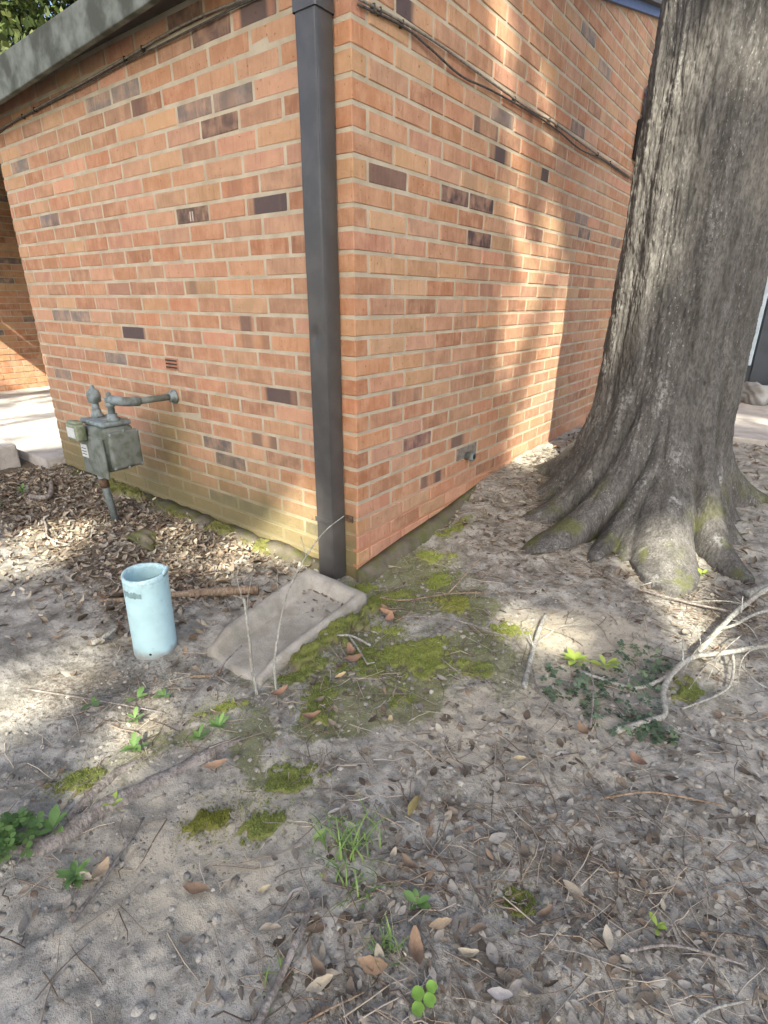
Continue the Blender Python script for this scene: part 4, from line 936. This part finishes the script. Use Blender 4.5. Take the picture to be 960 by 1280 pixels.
# ------------------------------------------------------------------ single leaves
LGRP = {}
def one_leaf(x, y, L, yaw, col, label, tpl, tilt=.15, group=None):
    k = ('lf', tpl)
    if k not in LGRP: V, F = leaf_tpl(7, *[(.25, .22, .40), (.5, .15, .48), (-.2, .35, .34), (.7, .5, .42)][tpl], seed=50+tpl); LGRP[k] = mesh('fallen_leaf', V, F, M['leaf1'], True)
    o = bpy.data.objects.new('fallen_leaf', LGRP[k]); link(o); o.location = (x, y, gz(x, y)+.008+L*.06); o.scale = (L, L, L); o.rotation_euler = (random.uniform(-tilt, tilt), random.uniform(-tilt, tilt), yaw); o.color = (*col, 1)
    return tag(o, label, 'leaf', group)
TAN, PALE, BRN, RED, GRY, OLV = (.36, .275, .175), (.50, .43, .30), (.22, .15, .095), (.27, .165, .105), (.27, .25, .215), (.20, .17, .07)
for a in [(.374, -.967, .055, .9, (.38, .25, .15), 'tan pointed leaf above the long dark moss patch', 0), (.804, -.784, .05, 1.7, OLV, 'olive brown leaf standing on its stalk in mid foreground', 2),
          (.582, -1.165, .05, .5, BRN, 'dull brown leaf on the pale bare soil', 0), (.865, -1.136, .045, 1.1, PALE, 'pale cream leaf beside the long foreground stick', 0),
          (1.035, -.965, .034, .6, PALE, 'small pale curled leaf near the clover', 3), (.68, -1.089, .026, 1.0, (.5, .42, .25), 'tiny straw coloured leaf left of the grass tuft', 0),
          (.405, -1.253, .045, 2.0, TAN, 'tan leaf at the lower left by the weeds', 1), (.39, -1.275, .035, .2, PALE, 'pale leaf overlapping the tan one at lower left', 0),
          (1.153, -.37, .05, 2.6, RED, 'rusty leaf under the lichened branch', 1), (.973, -.951, .04, .9, TAN, 'tan leaf right of the small grass tuft', 0),
          (.307, -.706, .05, 1.3, RED, 'rusty folded leaf at the base of the bare saplings', 3), (.30, -.20, .06, .3, (.33, .20, .12), 'orange brown leaf curled by the splash block corner', 3), (.325, -.225, .055, 1.9, (.31, .18, .11), 'second orange brown leaf by the splash block corner', 1), (.27, -.175, .05, 2.8, RED, 'dark rusty leaf tucked under the orange pair', 3),
          (.345, -.45, .06, 2.5, RED, 'rusty leaf pile leaf beside the forked white twig', 3), (.375, -.475, .055, .9, (.29, .18, .115), 'folded brown leaf at the twig fork', 1), (.40, -.56, .035, 1.2, (.50, .38, .2), 'yellow tan leaf below the forked twig', 0),
          (1.113, -.967, .04, 1.2, GRY, 'grey leaf right of the clover, upper of two', 0), (1.10, -.985, .038, .5, (.36, .34, .31), 'pale grey leaf right of the clover, lower of two', 0),
          (.46, -.74, .05, 1.0, RED, 'rust coloured leaf at the end of the dark moss streak', 3), (.69, -.955, .032, 1.4, (.30, .42, .14), 'fresh green leaf dropped left of the grass tuft', 0), (.93, -.53, .03, .7, (.46, .38, .22), 'small yellowish leaf on the grey soil', 0),
          (1.02, -.36, .045, 2.4, BRN, 'brown leaf at the ivy edge', 1), (.62, -.62, .03, 2.1, (.45, .36, .2), 'buff leaf below the moss carpet', 0), (.92, -1.07, .05, .4, (.33, .22, .13), 'brown leaf touching the clover from the left', 1), (.96, -1.01, .055, 2.3, (.28, .19, .12), 'large curled brown leaf above the clover', 3)]:
    one_leaf(*a[:5], a[5], a[6])
rg = np.random.default_rng(77)
LAND = [('the clover', 1.01, -1.06), ('the largest grass tuft', .758, -.935), ('the small grass tuft', .925, -1.03), ('the long foreground stick', .80, -1.15), ('the left edge weed', .225, -1.345), ('the lichened upright stick', .80, -.15),
        ('the ivy patch', 1.075, -.16), ('the splash block', .03, -.42), ('the bare saplings', .26, -.72), ('the long dark moss patch', .535, -.905), ('the largest moss carpet', .525, -.33), ('the olive standing leaf', .804, -.784), ('the lower right seedling', 1.27, -.725), ('the branch end', 1.09, -.30), ('the faint moss tuft', 1.06, -.835)]
def to_px(x, y):
    d = Vector((x, y, gz(x, y)))-CAM_POS; z = d.dot(cf); return FPX*d.dot(cr)/z, -FPX*d.dot(cu)/z
LPX = [(n_, *to_px(x, y)) for n_, x, y in LAND]
CN = ['dark umber', 'brown', 'grey', 'blackish', 'tan', 'chestnut', 'ash grey', 'cream']
seen = set()
P2 = sample(260, dens_fg, (.25, 1.5), (-1.35, .3), rg)
for i, (x, y) in enumerate(P2):
    u, v = to_px(float(x), float(y)); L = rg.uniform(.014, .040); ci = int(rg.integers(0, 8)); n_, lu, lv = min(LPX, key=lambda q: (q[1]-u)**2+(q[2]-v)**2)
    du, dv = u-lu, v-lv
    w_ = ('right of' if du > 0 else 'left of') if abs(du) > abs(dv) else ('below' if dv > 0 else 'above')
    lab = f"{'larger' if L > .032 else 'small'} {CN[ci]} dry leaf {w_} {n_}"; near_ = (CN[ci], w_, n_)
    if near_ in seen or len(seen) >= 64 or math.hypot(du, dv) > 150: continue
    seen.add(near_); one_leaf(float(x), float(y), L, rg.uniform(0, 6.3), tuple(LV[ci]*rg.uniform(.85, 1.1)), lab, int(rg.integers(0, 4)), .2, 'small dry leaves of the foreground litter')

# ------------------------------------------------------------------ branches, sticks
def on_g(pts, r=.0): return [(x, y, gz(x, y)+dz+r) for x, y, dz in pts]
def stick(name, label, cat, ctrl, r0, r1, mat, sub=(), n=9, jit=.12, seed=1, group=None):
    P = curve_pts(on_g(ctrl), 7); kk = .64 if mat == 'lichen' else .9; rs = list(np.linspace(r0*kk, r1*kk, len(P))); t = thing(name, label, cat, tuple(P[0]), group)
    obj('stem', *tube(P, rs, n, jit=jit, seed=seed), M[mat], t, True)
    for i, (c, a, b) in enumerate(sub):
        Q = curve_pts(on_g(c), 6); obj('side_twig', *tube(Q, list(np.linspace(a*kk, b*kk, len(Q))), 7, jit=jit, seed=seed+i), M[mat], t, True)
    return t
stick('fallen_branch', 'lichen covered forked branch lying at the right edge', 'branch',
      [(1.085, -.305, .012), (1.141, -.218, .016), (1.168, -.165, .018), (1.147, -.085, .025), (1.15, .0, .03), (1.184, .095, .035), (1.253, .17, .04), (1.364, .305, .05), (1.5, .45, .06)], .0125, .011, 'lichen',
      [([(1.152, .0, .03), (1.092, -.091, .012), (1.035, -.118, .012), (.94, -.13, .01)], .010, .006), ([(1.195, .125, .04), (1.236, .34, .05), (1.275, .49, .06), (1.34, .64, .08), (1.5, .9, .10)], .011, .016),
       ([(1.225, .30, .045), (1.262, .345, .05), (1.31, .46, .05), (1.40, .60, .05)], .007, .008), ([(1.276, .185, .04), (1.288, .112, .03), (1.279, .022, .02), (1.20, -.11, .012)], .007, .004),
       ([(1.165, .06, .035), (1.155, .09, .07), (1.15, .10, .085)], .005, .003), ([(1.24, .30, .05), (1.19, .12, .05), (1.175, .02, .03)], .003, .0015), ([(1.285, .30, .05), (1.25, .14, .06), (1.235, .05, .02)], .003, .0015), ([(1.30, .16, .03), (1.36, .10, .02), (1.45, .12, .02)], .004, .003), ([(1.27, .42, .06), (1.262, .44, .11)], .004, .002), ([(1.20, .14, .04), (1.17, .20, .08), (1.13, .24, .06)], .0025, .0012), ([(1.25, .17, .04), (1.22, .08, .03), (1.20, -.02, .015)], .0025, .0012), ([(1.33, .27, .05), (1.30, .15, .05), (1.31, .02, .02)], .0028, .0012), ([(1.24, .37, .05), (1.30, .33, .07), (1.36, .24, .04)], .0025, .0012), ([(1.30, .50, .06), (1.22, .47, .06), (1.12, .45, .03)], .003, .0015), ([(1.36, .31, .05), (1.38, .18, .04), (1.42, .05, .02)], .003, .0015), ([(1.07, -.11, .012), (1.03, -.03, .03), (.99, .02, .02)], .0025, .0012), ([(1.16, -.19, .018), (1.23, -.22, .02), (1.30, -.2, .012)], .0025, .0012)], seed=3)
stick('fallen_branch', 'thick pale limb at the right edge below the tree roots', 'branch', [(1.27, .62, .02), (1.36, .74, .04), (1.5, .88, .06), (1.7, 1.05, .08)], .022, .026, 'lichen', seed=8)
stick('dry_stick', 'upright looking lichened stick on the bare soil centre right', 'stick', [(.836, -.290, .008), (.804, -.172, .014), (.773, -.045, .02), (.752, .07, .03)], .012, .009, 'lichen', [([(.79, -.115, .018), (.765, -.10, .05)], .006, .003), ([(.785, -.09, .018), (.82, .02, .03), (.86, .10, .025)], .004, .002)], seed=5)
stick('forked_twig', 'white lichened twig forked like a Y on the moss', 'twig', [(.205, -.421, .02), (.25, -.40, .022), (.291, -.383, .02), (.36, -.374, .012)], .0055, .006, 'lichen', [([(.285, -.388, .022), (.345, -.42, .018), (.42, -.462, .012)], .005, .004), ([(.415, -.46, .012), (.44, -.455, .018)], .004, .002)], seed=6)
stick('log', 'short brown dead log lying behind the blue pipe stub', 'log', [(-.66, -.735, .0), (-.56, -.655, .006), (-.417, -.523, .016), (-.22, -.335, .02)], .008, .021, 'drytwig', seed=9, jit=.16)
stick('dry_stick', 'long bare grey stick in the bottom foreground', 'stick', [(.835, -1.262, .01), (.815, -1.19, .012), (.792, -1.11, .014), (.768, -1.05, .012)], .0075, .0065, 'greytwig', seed=10)
stick('dry_stick', 'thin dry twig crossing the ground by the foreground grass', 'stick', [(.86, -1.30, .006), (.87, -1.20, .008), (.93, -1.10, .01)], .0025, .0015, 'drytwig', seed=11)
stick('dry_stick', 'long straw coloured stick lying below the tree roots', 'stick', [(.62, .60, .010), (.85, .49, .012), (1.08, .46, .014), (1.25, .49, .016)], .003, .0045, 'greytwig', [([(.95, .49, .018), (1.0, .58, .02), (1.06, .62, .02)], .003, .002)], seed=12)
stick('dry_stick', 'thin twig arching from the pale soil to the ivy', 'stick', [(.83, -.22, .02), (.88, -.30, .03), (.95, -.33, .025), (1.03, -.33, .01)], .003, .002, 'greytwig', [([(1.03, -.33, .01), (1.0, -.22, .03), (.96, -.13, .05)], .003, .002)], seed=13)
stick('dry_stick', 'thin bent twig on the leaf litter left of the gas meter post', 'stick', [(-1.63, -.52, .01), (-1.50, -.56, .02), (-1.36, -.61, .02), (-1.22, -.58, .01)], .006, .004, 'greytwig', seed=14)
stick('dry_stick', 'slim grey twig leaning against the splash block front', 'stick', [(.10, -.86, .01), (.09, -.77, .03), (.06, -.68, .045), (.05, -.63, .05)], .004, .0025, 'greytwig', [([(.085, -.76, .03), (.13, -.745, .01)], .003, .002)], seed=15)
stick('dry_stick', 'short dark stick at the foot of the splash block', 'stick', [(.02, -.80, .006), (.06, -.74, .012), (.05, -.70, .03)], .006, .004, 'drytwig', seed=16)
stick('dry_stick', 'pale twig crossing the moss behind the splash block', 'stick', [(.20, -.12, .03), (.30, -.10, .03), (.42, .02, .03), (.52, .10, .02)], .003, .0025, 'drytwig', [([(.33, -.08, .03), (.38, -.18, .03), (.36, -.24, .02)], .0025, .0015)], seed=17)
stick('dry_stick', 'grey twig lying across the largest moss carpet', 'stick', [(.36, -.20, .02), (.50, -.14, .025), (.70, -.11, .02)], .0032, .002, 'greytwig', seed=18)
stick('dry_stick', 'thin twig standing between the moss cushion and wall', 'stick', [(.40, .03, .02), (.42, .10, .06), (.44, .20, .10)], .003, .002, 'drytwig', seed=19)
stick('dry_stick', 'stick at the lower left leading to the weeds', 'stick', [(.46, -1.33, .01), (.42, -1.25, .012), (.36, -1.14, .012)], .005, .003, 'greytwig', seed=20)
stick('dry_stick', 'thin curved twig on the right foreground soil', 'stick', [(1.12, -.52, .01), (1.2, -.45, .015), (1.33, -.38, .01)], .003, .002, 'drytwig', seed=21)
stick('dry_stick', 'dark twig in the lower right litter', 'stick', [(1.24, -.80, .01), (1.30, -.74, .015), (1.40, -.70, .01)], .0035, .002, 'greytwig', seed=22)
stick('dry_stick', 'broken pale twig on the litter at the lower right corner', 'stick', [(1.33, -.86, .008), (1.36, -.80, .01), (1.40, -.755, .01)], .004, .003, 'lichen', seed=23)
stick('dry_stick', 'thin straight twig over the dark soil left of the pipe stub', 'stick', [(-.30, -1.12, .01), (-.10, -1.02, .012), (.10, -.93, .01)], .003, .002, 'greytwig', seed=24)
stick('dry_stick', 'dark weathered stick on the mulch at the far left', 'stick', [(-2.05, -.42, .02), (-1.95, -.36, .03), (-2.25, -.22, .02)], .018, .014, 'greytwig', seed=25)
# exposed root across the lower left
rt = stick('exposed_root', 'half buried mossy root ridge at the lower left', 'root', [(.20, -1.36, -.012), (.265, -1.287, -.006), (.265, -1.18, -.004), (.292, -1.06, -.006), (.325, -.93, -.010), (.35, -.85, -.02)], .030, .018, 'greytwig', [([(.24, -1.24, -.004), (.20, -1.12, -.008), (.215, -1.0, -.015)], .018, .010)], n=12, jit=.14, seed=26)
# bark chip and gravelly mound by the pipe
stick('bark_chip', 'knobbly pale piece of dead wood left of the blue pipe stub', 'wood chip', [(-.395, -.885, .012), (-.388, -.855, .02), (-.40, -.80, .03)], .016, .012, 'lichen', [([(-.388, -.855, .02), (-.36, -.86, .03)], .009, .005)], seed=27, jit=.3)
crumple((-.98, -.36, gz(-.98, -.36)+.0), (.115, .055, .03), 14, M['footing'], 'stone', 'flat grey stone sunk in the mulch below the meter', 'stone')
# bare saplings rooted by the splash block
def sapling(name, label, ctrl, r0, r1, subs, seed):
    base = (ctrl[0][0], ctrl[0][1], gz(ctrl[0][0], ctrl[0][1])-.02); t = thing(name, label, 'sapling', base, 'bare saplings by the splash block'); P = curve_pts([base]+ctrl[1:], 8)
    obj('stem', *tube(P, list(np.linspace(r0*.66, r1*.66, len(P))), 8, jit=.15, seed=seed), M['lichen'], t, True)
    for i, (c, a) in enumerate(subs): Q = curve_pts(c, 6); obj('side_twig', *tube(Q, list(np.linspace(a*.7, a*.4, len(Q))), 6, jit=.1, seed=seed+i), M['lichen'], t, True)
sapling('bare_sapling', 'shorter thick lichened sapling stem before the splash block', [(.245, -.735, 0), (.222, -.728, .06), (.214, -.72, .137), (.196, -.71, .20), (.182, -.70, .247)], .0075, .0045, [([(.196, -.71, .20), (.20, -.70, .26), (.215, -.69, .33)], .002), ([(.182, -.70, .247), (.15, -.71, .25)], .003), ([(.19, -.706, .225), (.16, -.70, .30), (.165, -.69, .35)], .0018)], 31)
sapling('bare_sapling', 'taller thin sapling leaning across towards the downspout', [(.285, -.70, 0), (.272, -.69, .06), (.262, -.66, .14), (.272, -.625, .26), (.30, -.575, .36), (.335, -.535, .43), (.374, -.50, .473)], .006, .0018, [([(.265, -.65, .17), (.30, -.62, .20), (.33, -.60, .215)], .0018), ([(.268, -.635, .22), (.24, -.63, .27), (.235, -.62, .32)], .0018), ([(.30, -.575, .36), (.29, -.58, .42)], .0015)], 32)

# ------------------------------------------------------------------ green plants
def plant(name, label, cat, x, y, build, group=None):
    V, F, C = build; base = (x, y, gz(x, y)); o = bpy.data.objects.new(name, poly_mesh(name, [tuple(v) for v in V], [tuple(f) for f in F], [(*c, 1) for c in C], M['green'])); link(o); o.location = base
    shade(o.data, True); return tag(o, label, cat, group)
def grass(n, h, spread, seed, cols=((.19, .30, .08), (.26, .38, .11), (.14, .24, .07))):
    rn = random.Random(seed); V, F, C = [], [], []
    for i in range(n):
        A = rn.uniform(0, 6.28); L = h*rn.uniform(.5, 1.2); lean = rn.uniform(.25, 1.1); bx, by = rn.gauss(0, spread*.3), rn.gauss(0, spread*.3); wv = rn.uniform(.0016, .003); c = rn.choice(cols); s = (-math.sin(A)*wv, math.cos(A)*wv); n0 = len(V); m = 5
        for k in range(m):
            t = k/(m-1); d = lean*L*t*t*.9+.1*L*t; z = L*(t-.45*lean*t*t); f = 1-t*.9; V += [(bx+math.cos(A)*d-s[0]*f, by+math.sin(A)*d-s[1]*f, z-.003), (bx+math.cos(A)*d+s[0]*f, by+math.sin(A)*d+s[1]*f, z-.003)]; C += [c, c]
        for k in range(m-1): a = n0+k*2; F.append((a, a+1, a+3, a+2))
    return V, F, C
def rosette(n, L, wid, seed, cols, lift=.5, stem=.01, layers=1):
    rn = random.Random(seed); V, F, C = [], [], []
    for i in range(n):
        A = i*2.4+rn.uniform(-.3, .3); l = L*rn.uniform(.7, 1.15); c = Vector(rn.choice(cols))*rn.uniform(.8, 1.2); z0 = stem*rn.uniform(.4, 1.2)*(1+i/n*(layers-1)); tv, tf = leaf_tpl(5, -.3, .25, wid, seed*9+i); n0 = len(V); ca, sa = math.cos(A), math.sin(A); up = lift*rn.uniform(.5, 1.3)
        for v in tv: x_ = (v[0]+.55)*l; V.append((ca*x_-sa*v[1]*l, sa*x_+ca*v[1]*l, z0+v[2]*l*.5+x_*up)); C.append(tuple(c))
        F += [tuple(int(q_)+n0 for q_ in f) for f in tf]
    return V, F, C
def ivy(n, rx, ry, h, L, seed, cols):
    rn = random.Random(seed); V, F, C = [], [], []
    for i in range(n):
        a = rn.uniform(0, 6.28); r = math.sqrt(rn.random()); cx, cy = rx*r*math.cos(a), ry*r*math.sin(a); z = h*rn.uniform(.3, 1)*(1-.5*r); c = Vector(rn.choice(cols))*rn.uniform(.7, 1.25)
        ph = rn.uniform(0, 6.28); nx_, ny_ = rn.gauss(0, .35), rn.gauss(0, .35)
        for q_ in range(3):      # three small leaflets
            A = ph+q_*2.09; n0 = len(V); l = L*rn.uniform(.8, 1.2); ca, sa = math.cos(A), math.sin(A)
            for (u, v) in ((0, 0), (.35, .38), (.75, .42), (1, 0), (.75, -.42), (.35, -.38)): X = (ca*u-sa*v)*l; Y = (sa*u+ca*v)*l; V.append((cx+X, cy+Y, z+nx_*X+ny_*Y-.1*l*u)); C.append(tuple(c))
            F.append(tuple(range(n0, n0+6)))
    return V, F, C
def clover(seed):
    V, F, C = [], [], []
    for (cx, cy, r, z, sh) in ((.0, .0, .0105, .015, 1.), (.019, .003, .010, .017, 1.1), (.010, -.015, .010, .013, .95), (.013, .018, .009, .020, 1.15)):
        n0 = len(V); V.append((cx, cy, z-.003)); C.append((.22*sh, .40*sh, .07*sh))
        for k in range(12): A = k*math.pi/6; q_ = r*(1-.18*(k % 12 == 0)); V.append((cx+q_*math.cos(A), cy+q_*math.sin(A), z+.001*math.sin(3*A))); C.append((.24*sh, .42*sh, .08*sh))
        F += [(n0, n0+1+k, n0+1+(k+1) % 12) for k in range(12)]
        n1 = len(V); V += [(cx, cy, z-.003), (cx+.0012, cy, z-.003), (.012, 0, 0), (.0132, 0, 0)]; C += [(.15, .25, .06)]*4; F.append((n1, n1+1, n1+3, n1+2))
    return V, F, C
GR, LM, BG = [(.13, .24, .07), (.17, .28, .09), (.10, .19, .06)], [(.30, .42, .08), (.36, .46, .10)], [(.09, .14, .085), (.12, .175, .105), (.07, .11, .065), (.15, .21, .11)]
plant('grass_tuft', 'largest grass tuft in the middle foreground', 'grass', .758, -.935, grass(60, .075, .09, 1))
plant('grass_tuft', 'grass blades just below the largest tuft', 'grass', .80, -.985, grass(26, .06, .07, 2))
plant('grass_tuft', 'small grass tuft above the clover', 'grass', .925, -1.03, grass(24, .045, .04, 3))
plant('grass_tuft', 'sparse grass beside the long foreground stick', 'grass', .80, -1.175, grass(12, .04, .06, 4))
plant('clover', 'bright green round leaved clover at the bottom edge', 'clover', 1.0, -1.06, clover(1))
plant('leafy_weed', 'bushy green weed at the lower left edge', 'weed', .225, -1.345, ivy(90, .05, .06, .09, .013, 5, GR))
plant('leafy_weed', 'pair of round green leaves beside the left weed', 'weed', .25, -1.27, rosette(5, .03, .6, 6, GR, .9, .015))
plant('seedling', 'lime seedling left of the mossy root', 'seedling', .277, -1.165, rosette(4, .026, .45, 7, LM, .6, .012))
plant('leafy_weed', 'low green weed below the exposed root', 'weed', .365, -1.285, rosette(14, .028, .4, 8, GR, .4, .01, 2))
plant('yellow_seedling', 'yellow green seedling at the ivy edge, left of the two', 'seedling', .905, -.085, rosette(8, .045, .42, 9, LM, .45, .02))
plant('yellow_seedling', 'yellow green seedling at the ivy edge, right of the two', 'seedling', .985, -.045, rosette(6, .042, .42, 10, LM, .4, .02))
plant('leafy_weed', 'faint green weed at the sun fleck left of centre', 'weed', .165, -1.05, rosette(10, .03, .4, 11, GR, .5, .01, 2))
plant('leafy_weed', 'small weed just above the sun fleck', 'weed', .055, -.99, rosette(6, .03, .4, 12, GR, .5, .012))
plant('leafy_weed', 'small green weed below the splash block moss strip', 'weed', .276, -.885, rosette(10, .026, .4, 13, GR, .6, .012, 2))
plant('leafy_weed', 'tiny weed left of the sapling base', 'weed', .262, -.935, rosette(9, .026, .4, 14, GR, .6, .012, 2))
plant('seedling', 'twin leaf seedling by the pipe stub foot', 'seedling', -.02, -.94, rosette(4, .032, .5, 15, GR, .4, .012))
plant('seedling', 'small seedling in the dark soil left of the pipe stub foot', 'seedling', .03, -.89, rosette(5, .028, .5, 16, GR, .4, .012))
plant('seedling', 'seedling at the far side of the dark soil', 'seedling', -.09, -1.03, rosette(4, .03, .5, 17, GR, .4, .01))
plant('ivy_patch', 'dense blue green ivy patch under the lichened branch', 'ground cover', 1.075, -.16, ivy(100, .11, .16, .045, .0105, 18, BG))
plant('ivy_patch', 'thin blue green ivy sprig left of the main patch', 'ground cover', .935, -.19, ivy(60, .09, .10, .035, .011, 19, BG))
plant('ivy_patch', 'ivy sprigs reaching below the branch end', 'ground cover', 1.15, -.235, ivy(45, .06, .05, .03, .012, 20, BG))
plant('ivy_patch', 'ivy sprigs at the back beside the pale sand', 'ground cover', 1.06, .06, ivy(40, .08, .07, .04, .011, 21, BG))
plant('seedling', 'lime seedling in the lower right litter', 'seedling', 1.27, -.725, rosette(4, .018, .5, 22, LM, .5, .008))
plant('seedling', 'green seedling right of the largest grass tuft', 'seedling', .92, -.945, rosette(5, .022, .6, 23, GR, .4, .01))
plant('seedling', 'two leaf sprig growing in the root crevice', 'seedling', .60, .86, rosette(6, .03, .5, 24, [(.2, .38, .08)], .9, .05, 2))
plant('seedling', 'lime seedling by the sunlit root toe', 'seedling', 1.12, .70, rosette(5, .03, .45, 25, LM, .7, .02))
plant('leafy_weed', 'tiny green weed on the mulch by the concrete step', 'weed', -2.2, -.40, rosette(12, .035, .45, 26, GR, .5, .02, 2))
plant('leafy_weed', 'green weed at the left frame edge on the mulch', 'weed', -1.95, -.62, rosette(12, .04, .45, 27, GR, .5, .02, 2))
